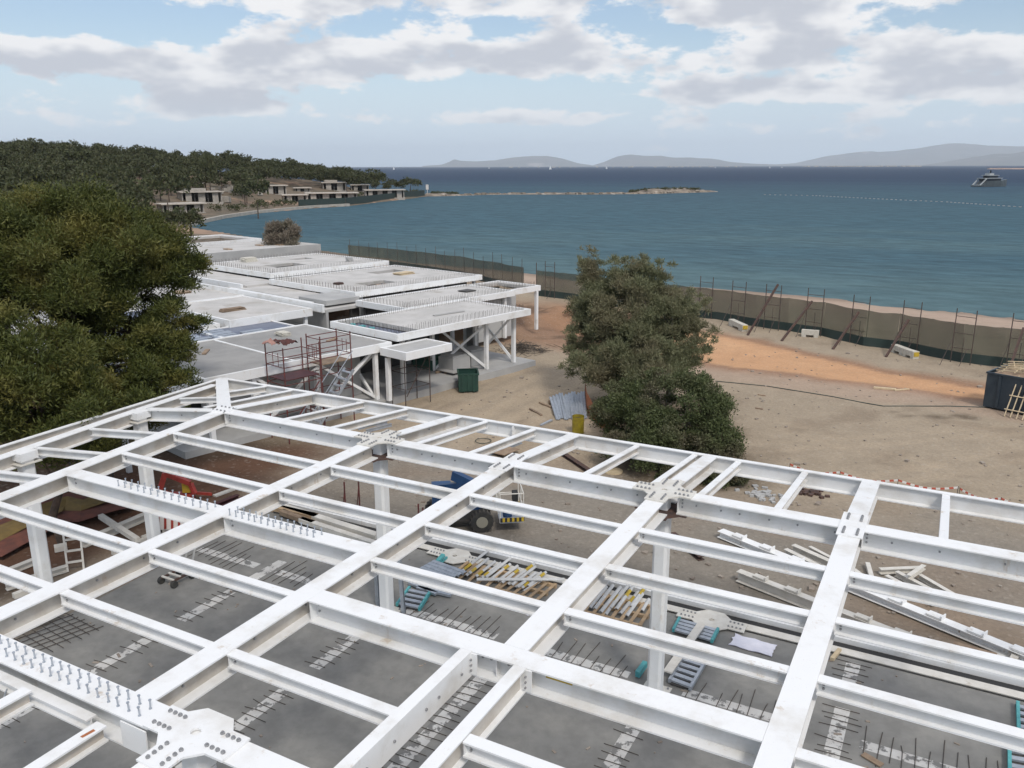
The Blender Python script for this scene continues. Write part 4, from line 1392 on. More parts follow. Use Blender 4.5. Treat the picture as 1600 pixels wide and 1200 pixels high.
labels_ = ('stack of pale boards on the wide pavilion roof', 'small heap of steel ties on the wide pavilion roof', 'grey bucket-sized box on the roof beyond the wide one', 'dark folded sheet on the second pavilion roof', 'short timber bundle on the low smooth roof',
           'pale sack pile on the grey screeded roof', 'brown pallet on the low roof beside the trees', 'low stack of blocks at the back of the roof beyond')
for i, (a, b, z, sx, sy, sz, mt) in enumerate(((18.5, 16.5, 3.70, .9, 1.8, .16, 'paletimber'), (17.6, 9.2, 3.70, .6, .6, .14, 'rust'), (28.5, 18.6, 3.85, .5, .5, .4, 'wallgrey'), (8.8, 14.2, 3.45, .9, 1.1, .08, 'interior'), (15.0, -1.2, 3.30, .5, 1.7, .18, 'oldtimber'),
                                               (6.4, -3.0, 3.05, .8, .6, .22, 'block'), (25.0, 0.4, 3.30, 1.1, 1.1, .14, 'oldtimber'), (35.6, 12.4, 3.85, .9, 1.3, .4, 'block'))):
    p = PL(a, b)
    mb = MB()
    for k in range(4):
        mb.box((p.x + rnd.uniform(-.05, .05), p.y + rnd.uniform(-.05, .05), z + sz * (k + .5) / 4 + .003 * k), (sx * rnd.uniform(.85, 1.05), sy * rnd.uniform(.85, 1.05), sz / 4 - .004), rz=PANG + rnd.uniform(-.15, .15))
    tag(mb.build('material_stack', M[mt]), labels_[i], 'stack', kind=None)
# ------------------------------------------------------------------ shore fence: net on scaffold frames
M['net'] = mat('debris_net', (.115, .118, .08), (.09, .095, .066), .35, .9, c3=(.145, .14, .10), s3=.25, t3=(.5, .65), coord='World')
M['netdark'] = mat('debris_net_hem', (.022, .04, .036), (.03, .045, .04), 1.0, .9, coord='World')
nn_t = NT(M['net'].node_tree); _bs = M['net'].node_tree.nodes['Principled BSDF']
_tr = nn_t.n('ShaderNodeBsdfTransparent'); _mx = nn_t.n('ShaderNodeMixShader'); _mx.inputs[0].default_value = .42
nn_t.l(_bs.outputs[0], _mx.inputs[1]); nn_t.l(_tr.outputs[0], _mx.inputs[2]); nn_t.l(_mx.outputs[0], M['net'].node_tree.nodes['Material Output'].inputs[0])
# foot of the fence: photo pixels of the ground line, left to right
foot = [(545, 408), (600, 413), (660, 421), (720, 431), (780, 446), (818, 455)]
foot2 = [(838, 462), (880, 467), (930, 474), (1000, 485), (1060, 492), (1100, 497), (1142, 503), (1180, 510), (1230, 517), (1285, 525), (1348, 540), (1400, 546), (1450, 556), (1500, 566), (1560, 573), (1640, 582)]


def net_panels(pts, h, label):
    P = [WG(*q) for q in pts]
    root = empty('net_fence', P[len(P) // 2], label, 'fence')
    for i, (a, b) in enumerate(zip(P[:-1], P[1:])):
        N, K = 9, 5
        V = []
        d = (b - a); nrm = Vector((-d.y, d.x, 0)).normalized()
        for side in (0, .02):
            for s in range(N):
                t = s / (N - 1)
                q = a.lerp(b, t)
                sag = .05 * math.sin(math.pi * t) + .02 * math.sin(t * 9 + i)
                for k in range(K):
                    zz = k / (K - 1)
                    blow = .14 * math.sin(math.pi * t) * math.sin(math.pi * zz) + .03 * math.sin(7 * t + 5 * zz + i)
                    p = q + nrm * (blow + side)
                    gz0 = G(q.x, q.y); zt = min(G(a.x, a.y), G(a.x, a.y) * (1 - t) + G(b.x, b.y) * t + 9) * (1 - t) + G(b.x, b.y) * t + h - sag
                    V.append((p.x, p.y, gz0 + zz * (zt - gz0)))
        idx = np.arange(N * K).reshape(N, K)
        f = np.stack([idx[:-1, :-1], idx[1:, :-1], idx[1:, 1:], idx[:-1, 1:]], -1).reshape(-1, 4)
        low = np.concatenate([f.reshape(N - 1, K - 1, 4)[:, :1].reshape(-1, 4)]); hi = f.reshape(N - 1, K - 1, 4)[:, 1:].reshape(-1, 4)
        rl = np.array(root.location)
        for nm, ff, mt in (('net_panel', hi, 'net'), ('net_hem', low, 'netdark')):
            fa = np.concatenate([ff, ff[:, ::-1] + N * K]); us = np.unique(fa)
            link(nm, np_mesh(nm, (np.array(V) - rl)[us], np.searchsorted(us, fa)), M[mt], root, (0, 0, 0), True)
    return root


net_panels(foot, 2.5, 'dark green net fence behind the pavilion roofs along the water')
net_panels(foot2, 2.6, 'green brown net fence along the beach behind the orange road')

# a scaffold frame as it stands against the net
sf = empty('scaffold_bay', (0, 0, 0), 'x', 'scaffold', 'scaffold frames holding the shore net')
for x in (-.62, .62):
    MB().cyl((x, 0, -.4), (x, 0, 3.6), .034, 6).build('standard', M['scafbrown'], sf)
for z in (1.0, 2.0, 3.1):
    MB().cyl((-.62, 0, z), (.62, 0, z), .022, 6).build('ledger', M['scafbrown'], sf)
MB().cyl((.05, 0, .2), (.05, 0, 1.75), .02, 6).build('ledger', M['scafbrown'], sf)
MB().cyl((-.62, 0, 1.75), (-.75, -1.5, -.3), .022, 6).build('raker', M['scafbrown'], sf)
MB().cyl((.3, 0, 1.0), (.25, -1.0, -.3), .02, 6).build('raker', M['scafbrown'], sf)
frames = [(1152, 507, 'beside the tamarisk'), (1205, 515, 'just right of the first white block'), (1270, 523, 'above the second white block'), (1340, 537, 'in the middle of the net'),
          (1418, 549, 'above the third white block'), (1500, 567, 'left of the blue skip'), (1588, 577, 'behind the blue skip'),
          (1102, 497, 'with a tall mast at the tamarisk edge'), (860, 465, 'beside the gap left of the tamarisk')]
first = True
for x, y, lab in frames:
    p = WG(x, y)
    loc = (p.x, p.y - .16, p.z)
    l_ = 'brown scaffold frame against the net, ' + lab
    if first:
        sf.location = loc; sf.rotation_euler = (0, 0, -.32); sf['label'] = l_; first = False
    else:
        copy_tree(sf, loc, -.32 + rnd.uniform(-.08, .08), l_)
# thin poles of the net behind the pavilions
pole_me = MB().cyl((0, 0, -.3), (0, 0, 3.3), .028, 5).mesh('net_pole'); pole_me.materials.append(M['scafbrown'])
for i in range(19):
    t = i / 18
    x = 548 + t * 268
    y = np.interp(x, [q[0] for q in foot], [q[1] for q in foot])
    p = WG(x, float(y))
    o = link('net_pole', pole_me, None, None, (p.x, p.y - .12, p.z))
    o.scale = (1, 1, rnd.uniform(.9, 1.12)); o.rotation_euler = (rnd.uniform(-.03, .03), rnd.uniform(-.03, .03), 0)
    tag(o, ordinal(i + 1) + ' thin pole from the left in the net behind the pavilion roofs', 'pole', 'poles of the far net fence')
# raking props
for (x0, y0, hx, hz, lab) in ((1168, 524, 1211, 3.6, 'longest rusty raking prop leaning on the net, above the others'), (1221, 533, 1265, 2.6, 'second rusty raking prop leaning on the net'),
                              (1301, 546, 1337, 2.4, 'third rusty raking prop, in the middle of the net'), (1384, 558, 1414, 2.3, 'fourth rusty raking prop beside the third white block'),
                              (1572, 592, 1589, 2.7, 'thick rusty raking prop behind the blue skip')):
    a = WG(x0, y0)
    yb = float(np.interp(hx, [q[0] for q in foot2], [q[1] for q in foot2]))
    b = WG(hx, yb)
    b = Vector((b.x, b.y - .22, b.z + hz))
    tag(MB().bar(a, b, .13, .13).build('raking_prop', M['rust']), lab, 'prop')
# white and yellow precast blocks
for i, (x0, y0, x1, y1, lab) in enumerate(((1142, 508, 1164, 518, 'white precast block with a yellow end at the tamarisk edge'), (1252, 525, 1279, 527, 'white precast block with notched foot at the net'),
                                           (1396, 549, 1414, 555, 'white precast block left of the yellow one'), (1414, 556, 1431, 561, 'yellowish precast block at the net foot'))):
    a, b = WG(x0, y0), WG(x1, y1)
    c = (a + b) / 2; d = b - a; rz = math.atan2(d.y, d.x)
    L_ = max(.8, d.length)
    root = empty('precast_block', c, lab, 'concrete block', 'precast blocks along the net')
    Mz = Matrix.Rotation(rz, 3, 'Z')
    MB().box(c + Vector((0, 0, .34)), (L_, .45, .36), rz).build('block_top', M['block'], root)
    for s in (-1, 1):
        MB().box(c + Mz @ Vector((s * L_ * .35, 0, 0)) + Vector((0, 0, .06)), (L_ * .26, .45, .20), rz).build('block_foot', M['block'], root)
    if i in (0, 3):
        MB().box(c + Mz @ Vector((L_ * .5 + .012, 0, 0)) + Vector((0, 0, .33)), (.02, .40, .30), rz).build('painted_end', M['yellow'], root)
# mast beside the gap
p = WG(838, 463)
tag(MB().cyl((p.x, p.y, p.z - .2), (p.x, p.y, p.z + 3.4), .04, 6).build('mast', M['scafbrown']), 'lone dark post at the gap in the net fence', 'post')

# ------------------------------------------------------------------ blue skip load and leaning racks
Mz = Matrix.Rotation(SKR, 3, 'Z')
SP = lambda x, y, z: SK + Mz @ Vector((x, y, z))


def rack(name, p0, ux, uy, w, h, nv, nh, label, mtl='paletimber', t=.045):
    """grid of battens: ux across, uy along"""
    root = empty(name, p0, label, 'timber rack')
    ux, uy = Vector(ux).normalized(), Vector(uy).normalized()
    nn = ux.cross(uy).normalized()
    for i in range(nv):
        a = Vector(p0) + ux * (w * i / (nv - 1))
        MB().profile(a, a + uy * h, [(-t / 2, -t / 2), (t / 2, -t / 2), (t / 2, t / 2), (-t / 2, t / 2)], nn).build('batten', M[mtl], root)
    for j in range(nh):
        a = Vector(p0) + uy * (h * (j + .5) / nh) + nn * t
        MB().profile(a - ux * .1, a + ux * (w + .1), [(-t / 2, -t / 2), (t / 2, -t / 2), (t / 2, t / 2), (-t / 2, t / 2)], nn).build('batten', M[mtl], root)
    return root


fwd = Mz @ Vector((0, -1, 0)); alx = Mz @ Vector((1, 0, 0))
b0 = SP(-1.55, -2.15, 0); b0.z = G(b0.x, b0.y) + .03
rack('timber_rack', b0, alx, (-fwd * .62 + Vector((0, 0, 1))), 1.15, 2.35, 5, 3, 'pale timber rack leaning upright against the blue skip')
for i, (x, y, rz_, z) in enumerate(((-2.75, -.75, .1, 2.08), (-2.3, -.35, .4, 2.2), (-1.9, -.6, -.12, 2.32))):
    q = SP(x, y, z)
    e = Mz @ Vector((math.cos(rz_), math.sin(rz_), .06)); e2 = Mz @ Vector((-math.sin(rz_), math.cos(rz_), .1))
    rack('timber_rack', q, e2, e, 1.2, 2.4, 4, 4, ('pale timber rack lying on top of the blue skip, nearest its left end', 'pale timber rack on top of the blue skip, twisted over the first', 'topmost pale timber rack of the load on the blue skip')[i])
ld = MB().box(SP(0.05, 0, 1.78), (5.6, 2.1, .36), SKR)
tag(ld.build('timber_scraps', M['oldtimber']), 'dark timber scrap filling the blue skip', 'scrap timber')
# cable across the sand
pts = [(1118, 596), (1150, 599), (1200, 604), (1250, 612), (1300, 620), (1345, 629), (1380, 635), (1430, 635), (1480, 635), (1545, 637)]
tag(MB().tube([WG(x, y, .02) for x, y in pts], .03, 5).build('cable', M['hose']), 'dark cable snaking across the sand to the blue skip', 'cable')
# pale driftwood beside the road
tag(MB().bar(WG(1365, 607, .06), WG(1400, 610, .06), .16, .1).bar(WG(1398, 611, .05), WG(1420, 609, .05), .08, .07).build('broken_board', M['paletimber']), 'pale broken board lying below the orange road', 'board')
for x, y, l_ in ((1184, 617, 'thin dark stick on the sand right of the bush'), (1180, 638, 'dark batten on the sand right of the bush')):
    tag(MB().bar(WG(x, y, .03), WG(x + 12, y + 2, .03), .1, .05).build('stick', M['oldtimber']), l_, 'stick')

# red and white barrier tape on posts
def tape(px, h, label):
    P = [WG(x, y) for x, y in px]
    root = empty('barrier_tape', P[0], label, 'barrier tape')
    for i, (a, b) in enumerate(zip(P[:-1], P[1:])):
        n_ = 14
        for k in range(n_):
            t0, t1 = k / n_, (k + 1) / n_
            s0, s1 = math.sin(math.pi * t0) * .18, math.sin(math.pi * t1) * .18
            q0, q1 = a.lerp(b, t0), a.lerp(b, t1)
            MB().bar((q0.x, q0.y, q0.z + h - s0), (q1.x, q1.y, q1.z + h - s1), .008, .075).build('tape_band', M['tape' if k % 2 else 'tapered'], root)
    for p in P:
        MB().cyl((p.x, p.y, p.z - .2), (p.x, p.y, p.z + h + .05), .012, 5).build('stake', M['rebar'], root)
    return root


tape([(1232, 752), (1310, 765), (1400, 778), (1493, 790)], .75, 'red and white barrier tape on stakes behind the edge beam')
tape([(1496, 790), (1560, 806), (1640, 822)], .7, 'sagging barrier tape at the right behind the edge beam')

# ------------------------------------------------------------------ yard between pavilions and bush
p = WG(903, 676)
dr = empty('oil_drum', p, 'yellow steel drum with rolled hoops beside the bush', 'drum')
MB().cyl(p, p + Vector((0, 0, .86)), .29, 24, caps=False).cyl(p + Vector((0, 0, .012)), p + Vector((0, 0, .02)), .285, 24).build('drum_shell', M['drum'], dr, smooth=True)
for z in (.02, .29, .58, .85):
    MB().cyl(p + Vector((0, 0, z - .012)), p + Vector((0, 0, z + .012)), .302, 24).build('hoop', M['drum'], dr) if z < .84 else MB().cyl(p + Vector((0, 0, z - .012)), p + Vector((0, 0, z + .012)), .302, 24, caps=False).build('hoop', M['drum'], dr)
MB().cyl(p + Vector((0, 0, .70)), p + Vector((0, 0, .72)), .283, 24).build('contents', M['dark'], dr)
# corrugated sheets: a fan of narrow galvanised panels leaning on a trestle
base = WG(880, 652)
for i in range(11):
    a = WG(872 + i * 4.2, 657 - (i % 3) * 2)
    b = WG(861 + i * 4.9, 628 - (i % 4) * 1.5)
    b = Vector((b.x, b.y, b.z + .28 + .02 * i))
    a.z += .05
    tag(MB().profile(a, b, [(-.12, 0), (-.09, .035), (-.04, .035), (-.01, 0), (.03, 0), (.06, .035), (.11, .035), (.13, 0), (.13, -.006), (-.12, -.006)]).build('metal_sheet', M['galv']),
        ordinal(i + 1) + ' galvanised sheet from the left in the fan by the drum', 'metal sheet', 'fan of galvanised sheets by the drum')
bz = MB().bar(WG(858, 632, .12), WG(908, 622, .12), .14, .24)
tag(bz.build('bearer', M['oldtimber']), 'timber bearer under the fan of galvanised sheets', 'timber')
for i, (x0, y0, x1, y1, l_) in enumerate(((828, 640, 846, 650, 'reddish batten on the dirt left of the galvanised sheets'), (843, 630, 862, 638, 'brown batten touching the galvanised sheets'), (845, 666, 862, 658, 'pair of grey lengths lying left of the drum'))):
    tag(MB().bar(WG(x0, y0, .05), WG(x1, y1, .05), .12, .08).build('batten', M['oldtimber' if i < 2 else 'galv']), l_, 'batten')
# orange mesh hung along the bush
P = [WG(*q) for q in ((914, 622), (916, 640), (926, 655), (940, 668), (956, 684))]
root = empty('safety_mesh', P[2], 'sagging orange safety mesh on stakes along the bush', 'mesh fence')
for i, (a, b) in enumerate(zip(P[:-1], P[1:])):
    h0, h1 = (.9, 1.0, .8, .6, .5)[i], (.9, 1.0, .8, .6, .5)[i + 1]
    MB().add([a, b, b + Vector((.05, -.1, h1)), a + Vector((.05, -.1, h0)), a + Vector((0, .02, 0)), b + Vector((0, .02, 0)), b + Vector((.05, -.08, h1)), a + Vector((.05, -.08, h0))],
             [(0, 1, 2, 3), (7, 6, 5, 4), (3, 2, 6, 7)]).build('mesh_panel', M['orange'], root)
for p in P[::2]:
    MB().cyl(p - Vector((0, 0, .2)), p + Vector((0, 0, 1.1)), .015, 5).build('stake', M['rebar'], root)
# things on the ground seen through the outer bays
for i, (x0, y0, x1, y1, w, mt, l_) in enumerate(((880, 712, 925, 742, .22, 'rust', 'dark rusty beam on the ground under the outer bay'), (755, 702, 800, 712, .5, 'oldtimber', 'worn plywood sheet under the outer bay'),
                                              (765, 712, 815, 693, .12, 'galv', 'grey angle lying across the worn plywood'), (560, 672, 605, 662, .12, 'galv', 'grey tube on the ground behind the left node plate'),
                                              (572, 676, 612, 666, .10, 'galv', 'second grey tube beside the left node plate'), (1050, 838, 1096, 876, .24, 'rust', 'rusty brown I-beam on the gravel behind the right column'))):
    a, b = WG(x0, y0, .16), WG(x1, y1, .16)
    m_ = MB()
    (m_.ibeam(a, b, w, .16) if w < .4 else m_.bar(a, b, w * 2.2, .03))
    tag(m_.build('steel_section' if mt != 'oldtimber' else 'plywood_sheet', M[mt]), l_, 'steel section' if mt != 'oldtimber' else 'plywood')
p = WG(958, 737)
tag(MB().cyl(p, p + Vector((0, 0, .05)), .42, 14).build('plywood_disc', M['paletimber']), 'round pale plywood lid on the ground under the outer bay', 'lid')
p = WG(755, 690)
tr = MB()
for i in range(22):
    a0, a1 = 2 * math.pi * i / 22, 2 * math.pi * (i + 1) / 22
    tr.cyl(p + Vector((math.cos(a0) * .38, math.sin(a0) * .38, .04)), p + Vector((math.cos(a1) * .38, math.sin(a1) * .38, .04)), .018, 5)
tag(tr.build('hose_coil', M['hose']), 'thin dark hose coiled on the dirt behind the edge beam', 'hose')
for i, (x, y) in enumerate(((1185, 775), (1200, 772), (1262, 770))):
    p = WG(x, y)
    mb = MB()
    for k in range(26):
        q = p + Vector((rnd.gauss(0, .35), rnd.gauss(0, .25), 0)); q.z = G(q.x, q.y) + .04
        mb.box(q, (rnd.uniform(.06, .26), rnd.uniform(.06, .2), rnd.uniform(.05, .14)), rnd.uniform(0, 3))
    tag(mb.build('rubble_heap', M['wallgrey' if i < 2 else 'rust']), ('small heap of pale rubble by the bush', 'pale broken stones right of the bush', 'heap of grey scrap beside the outer beams')[i], 'rubble', kind='stuff')

# ------------------------------------------------------------------ white steel members lying on the gravel
def lying(x0, y0, x1, y1, w, d, label, z=.0, mtl='whitedirty', lugs=0, kind='i', lift=0.0):
    a, b = W(x0, y0, .05), W(x1, y1, .05)
    a = Vector((a.x, a.y, G(a.x, a.y) + d + .05 + z)); b = Vector((b.x, b.y, G(b.x, b.y) + d + .05 + z + lift))
    m_ = MB()
    if kind == 'i':
        m_.ibeam(a, b, w, d, .02, .014)
    else:
        m_.bar(a, b, w, d, top=True)
    root = m_.build('girder', M[mtl])
    tag(root, label, 'steel beam', 'white steel members lying beside the slab')
    dd = (b - a).normalized(); sd = Vector((-dd.y, dd.x, 0))
    for i in range(lugs):
        q = a.lerp(b, (i + .7) / (lugs + .3))
        M3 = Matrix((dd, sd, Vector((0, 0, 1)))).transposed()
        # children of a mesh root: location is relative to its origin
        bm_ = MB().box(q + Vector((0, 0, .045)), (.40, w * .8, .05), M=M3).box(q + dd * .22 + Vector((0, 0, .07)), (.03, w * .8, .14), M=M3)
        bm_.build('lug_plate', M[mtl], root)
    return root


lying(1126, 823, 1640, 1030, .34, .24, 'longest white beam with lug plates running across the gravel to the right edge', lugs=9, mtl='white')
lying(1154, 890, 1447, 1004, .26, .34, 'cream coloured deep beam with lug plates lying left of the wide roof beam', lugs=5)
lying(1228, 850, 1300, 886, .18, .18, 'nearest of three pale beams bundled behind the wide roof beam')
lying(1240, 845, 1310, 876, .2, .22, 'middle of three pale beams bundled behind the wide roof beam')
lying(1266, 845, 1318, 872, .14, .16, 'farthest of three pale beams bundled behind the wide roof beam')
lying(1357, 868, 1367, 902, .14, .12, 'short white stub lying pointing at the camera right of the wide roof beam', kind='b')
lying(1376, 880, 1440, 878, .17, .17, 'short white beam at the back of the right-hand pile')
lying(1386, 890, 1462, 930, .16, .18, 'front white beam of the right-hand pile')
lying(1402, 884, 1490, 930, .16, .18, 'second white beam of the right-hand pile')
lying(1438, 888, 1525, 938, .15, .16, 'outer long white beam of the right-hand pile')
lying(1420, 898, 1444, 882, .14, .14, 'short white beam lying across the top of the right-hand pile', z=.2)
lying(1374, 903, 1396, 912, .14, .12, 'white offcut in front of the right-hand pile', kind='b')
lying(1335, 878, 1346, 886, .16, .12, 'small white offcut beside the wide roof beam', kind='b')
lying(1392, 1006, 1506, 1058, .36, .10, 'wide white plate girder lying against the slab edge', kind='b')
lying(1264, 965, 1196, 1000, .24, .16, 'white beam end resting on the slab edge behind the wide roof beam')
lying(1566, 1013, 1545, 1050, .17, .16, 'left of two short pale sleepers at the right edge', kind='b')
lying(1590, 1008, 1568, 1062, .17, .16, 'right of two short pale sleepers at the right edge', kind='b')
for i, (x0, y0, x1, y1, l_) in enumerate(((1490, 1005, 1560, 1025, 'long brown board on the earth at the right'), (1515, 1055, 1535, 1040, 'rust brown offcut against the slab edge'), (1372, 1003, 1430, 1030, 'grey board by the white plate girder'),
                                          (1290, 945, 1330, 960, 'thin brown lath on the earth left of the wide roof beam'), (1495, 985, 1508, 977, 'small timber wedge under the longest white beam'))):
    tag(MB().bar(W(x0, y0, -.2), W(x1, y1, -.2), .16, .06).build('board', M['oldtimber']), l_, 'board')
# ------------------------------------------------------------------ on and around the slab
def pallet(c, sx, sy, rz, label, n=7):
    root = empty('timber_pallet', c, label, 'pallet', None)
    Mz = Matrix.Rotation(rz, 3, 'Z')
    for k in (-.45, 0, .45):
        q = Vector(c) + Mz @ Vector((0, k * sy, .05))
        MB().box(q, (sx, .10, .10), rz).build('bearer', M['timber'], root)
    for i in range(n):
        q = Vector(c) + Mz @ Vector(((i / (n - 1) - .5) * (sx - .1), 0, .112))
        MB().box(q, (.10, sy, .022), rz + rnd.uniform(-.02, .02)).build('board', M['timber'], root)
    return root


c1 = W(800, 905, .02); c2 = W(968, 945, .02)
pallet((1.35, 3.0, .002), 1.7, 1.25, .04, 'timber pallet at the left under the white angles on the slab', 6)
pallet((2.95, 3.05, .002), 1.4, 1.2, -.06, 'timber pallet at the right with few angles, beside the wide roof beam', 6)
pallet((5.85, 3.15, .002), 1.75, 1.25, .02, 'timber pallet left of the right box column', 7)


def profile_set(spots, label, group):
    for k_, (x0, y0, x1, y1, z, ywl) in enumerate(sorted(spots)):
        a, b = W(x0, y0, z), W(x1, y1, z)
        o = MB().angle(a, b, .055, .012).build('steel_angle', M['galvwhite'])
        tag(o, ordinal(k_ + 1) + label, 'steel angle', group)
        if ywl is not None:
            d = (b - a)
            q0, q1 = a + d * ywl, a + d * (ywl + .24)
            MB().angle(q0 + Vector((0, 0, .003)), q1 + Vector((0, 0, .003)), .058, .012).build('yellow_tape', M['yellow'], o)


M['galvwhite'] = mat('pale_primer_steel', (.56, .56, .55), (.48, .48, .47), 5, .5)
ang = []
for i in range(14):
    x = 718 + i * 8.2 + rnd.uniform(-2, 2)
    y = 893 + i * 1.8 + rnd.uniform(-3, 3)
    ln = rnd.uniform(28, 46)
    ang.append((x, y, x + ln, y - ln * .78, .16 + .03 * (i % 3), rnd.choice((None, None, .1, .65))))
ang += [(805, 916, 838, 893, .14, .6), (818, 922, 850, 902, .14, None)]
profile_set(ang, ' white steel angle from the left on the left pallets', 'white angles on the left pallets')
tag(MB().angle(W(745, 903, .26), W(882, 903, .26), .06, .012).build('steel_angle', M['galvwhite']), 'longest white steel angle lying across both left pallets', 'steel angle')
ang = []
for i in range(9):
    x = 922 + i * 8.0 + rnd.uniform(-1, 1); y = 947 + (i % 4) * 4 + rnd.uniform(-2, 2)
    ang.append((x, y, x + 26 + rnd.uniform(-4, 6), y - 36 + rnd.uniform(-3, 3), .15 + .03 * (i % 3), rnd.choice((None, None, .5))))
ang += [(1003, 952, 1014, 934, .15, None)]
profile_set(ang, ' white steel angle from the left on the pallet by the right column', 'white angles on the right pallet')
# galvanised deck profiles
for i in range(4):
    a, b = W(658 + i * 6, 889 - i * 3.4, .10 + .02 * i), W(706 + i * 7, 906 - i * 3.0, .10 + .02 * i)
    tag(MB().profile(a, b, [(-.10, 0), (-.07, .07), (.07, .07), (.10, 0), (.095, -.005), (.065, .062), (-.065, .062), (-.095, -.005)]).build('deck_profile', M['galv']),
        ordinal(i + 1) + ' bluish galvanised trough profile from the front, left of the pallets', 'metal profile', 'galvanised trough profiles on the slab')
# node plates of the floor, lying on the slab edge
def loose_star(c, rz, label, arms=(0, 2)):
    mb = MB()
    plate_with_hole(mb, c, star_poly(arms, .95, .24, .5), .08, .056, .085, rz)
    o = tag(mb.build('floor_node_plate', M['plate']), label, 'steel plate')
    for s in (-1, 1):
        for i in range(4):
            for t in (-.12, .12):
                child('bolt', bolt_me, o, (c[0] + s * (.5 + i * .11) * math.cos(rz), c[1] + t + s * (.5 + i * .11) * math.sin(rz), .084))
    return o


loose_star((-.1, 3.80), 0, 'white bolted node plate on the slab edge behind the left pallets')
loose_star((8.35, 3.82), 0, 'white bolted node plate on the slab edge right of the right column')


# teal formwork ladders (shutter frames)
def shutter(p00, p10, p11, p01, z, nr, label, mtl='galv', rail='teal'):
    P = [W(*q, z) for q in (p00, p10, p11, p01)]
    root = empty('shutter_frame', (P[0] + P[2]) / 2 - Vector((0, 0, .05)), label, 'formwork')
    for a, b in ((P[0], P[3]), (P[1], P[2])):
        MB().bar(a, b, .07, .11).build('side_rail', M[rail], root)
    for i in range(nr):
        t = (i + .4) / nr
        a, b = P[0].lerp(P[3], t), P[1].lerp(P[2], t)
        MB().bar(a, b, .13, .05).build('rung', M[mtl], root)
    MB().bar((P[0] + P[1]) / 2 - Vector((0, 0, .05)), (P[2] + P[3]) / 2 - Vector((0, 0, .05)), (P[0] - P[1]).length * .9, .012).build('sheet', M['interior'], root)
    return root


shutter((1052, 985), (1112, 1002), (1122, 983), (1062, 966), .10, 4, 'teal shutter frame with grey rungs beside the right column')
shutter((1046, 1064), (1078, 1076), (1106, 1028), (1072, 1018), .10, 6, 'grey runged shutter frame below the plank, beside the right column', rail='galv')
shutter((1592, 1150), (1660, 1165), (1640, 1110), (1590, 1098), .10, 5, 'teal shutter frame at the right edge below the thin beam')
shutter((1578, 1240), (1660, 1265), (1650, 1175), (1577, 1165), .10, 6, 'larger teal shutter frame at the lower right corner')
shutter((620, 945), (655, 952), (672, 925), (640, 918), .08, 4, 'small teal tray with grey slats beside the left column')
tag(MB().bar(W(1096, 975, .20), W(1043, 1050, .20), .22, .04).build('plank', M['whitedirty']), 'long pale plank laid over the shutter frames by the right column', 'plank')
a = W(996, 1054, .12); b = W(1008, 1037, .14)
tag(MB().bar(a, b, .12, .16).build('formwork_clamp', M['teal']), 'short teal formwork clamp left of the right column foot', 'formwork')
a = W(678, 884, .10); b = W(693, 867, .25)
tag(MB().bar(a, b, .13, .10).bar(a + Vector((.1, .1, -.04)), b + Vector((.05, .12, -.12)), .06, .06).build('formwork_clamp', M['teal']), 'bright teal clamp behind the galvanised profiles', 'formwork')
# paper drawing on the slab
o = draped('paper_drawing', (9.65, 3.18, .012), 1.12, .58, -.06, .05, M['paper'], 'creased white paper drawing spread on the slab', 'paper', 9)
for i, (x, y, l_) in enumerate(((1136, 1045, 'small white scrap on the slab below the paper drawing'), (826, 960, 'white scrap beside the left edge of the middle roof beam'))):
    q = W(x, y, .006)
    tag(MB().box((q.x, q.y, .008), (.13, .07, .012), .3 + i).build('paper_scrap', M['paper']), l_, 'scrap')
tag(MB().bar(W(1300, 1030, .06), W(1312, 1015, .06), .10, .08).build('wood_block', M['paletimber']), 'small pale wood block on the slab right of the wide roof beam', 'block')
tag(MB().bar(W(1348, 1178, .03), W(1378, 1196, .03), .16, .03).build('broken_board', M['oldtimber']), 'torn brown board on the slab at the bottom right', 'board')
# steel props leaning at the left column
for x0, y0, z0, x1, y1, z1, l_ in ((592, 946, .0, 594, 895, 0, 'upright grey steel post against the left column'), (632, 957, .0, 612, 900, 1.0, 'leaning grey steel post right of the left column')):
    a = W(x0, y0, 0.0)
    b = a + Vector((-.25 if z1 else -.02, .2 if z1 else 0, 1.75))
    tag(MB().channel(a, b, .12, .07, .012, 1).build('steel_post', M['galv']), l_, 'steel post')
for i, (x0, y0, x1, y1) in enumerate(((640, 910, 682, 928), (652, 918, 705, 930))):
    tag(MB().bar(W(x0, y0, .1), W(x1, y1, .1), .14, .07).build('steel_channel', M['galv']), ('upper grey channel on the slab by the leaning post', 'lower grey channel on the slab by the leaning post')[i], 'steel channel')
# reinforcing mesh at the lower left
q = W(62, 992, .02)
rm = MB()
for i in range(9):
    t = -1.0 + i * .25
    rm.cyl((q.x + t * 1.05 - .5, q.y - 1.05 + rnd.uniform(-.1, .1), .03), (q.x + t * 1.05 + .1, q.y + 1.05 + rnd.uniform(-.1, .1), .03), .011, 5)
    rm.cyl((q.x - 1.25 + rnd.uniform(-.12, .12), q.y + t + .12, .05), (q.x + 1.2 + rnd.uniform(-.12, .12), q.y + t - .12, .05), .011, 5)
tag(rm.build('rebar_mat', M['rebar']), 'loose mat of crossed reinforcing bars on the slab at the lower left', 'rebar mat')
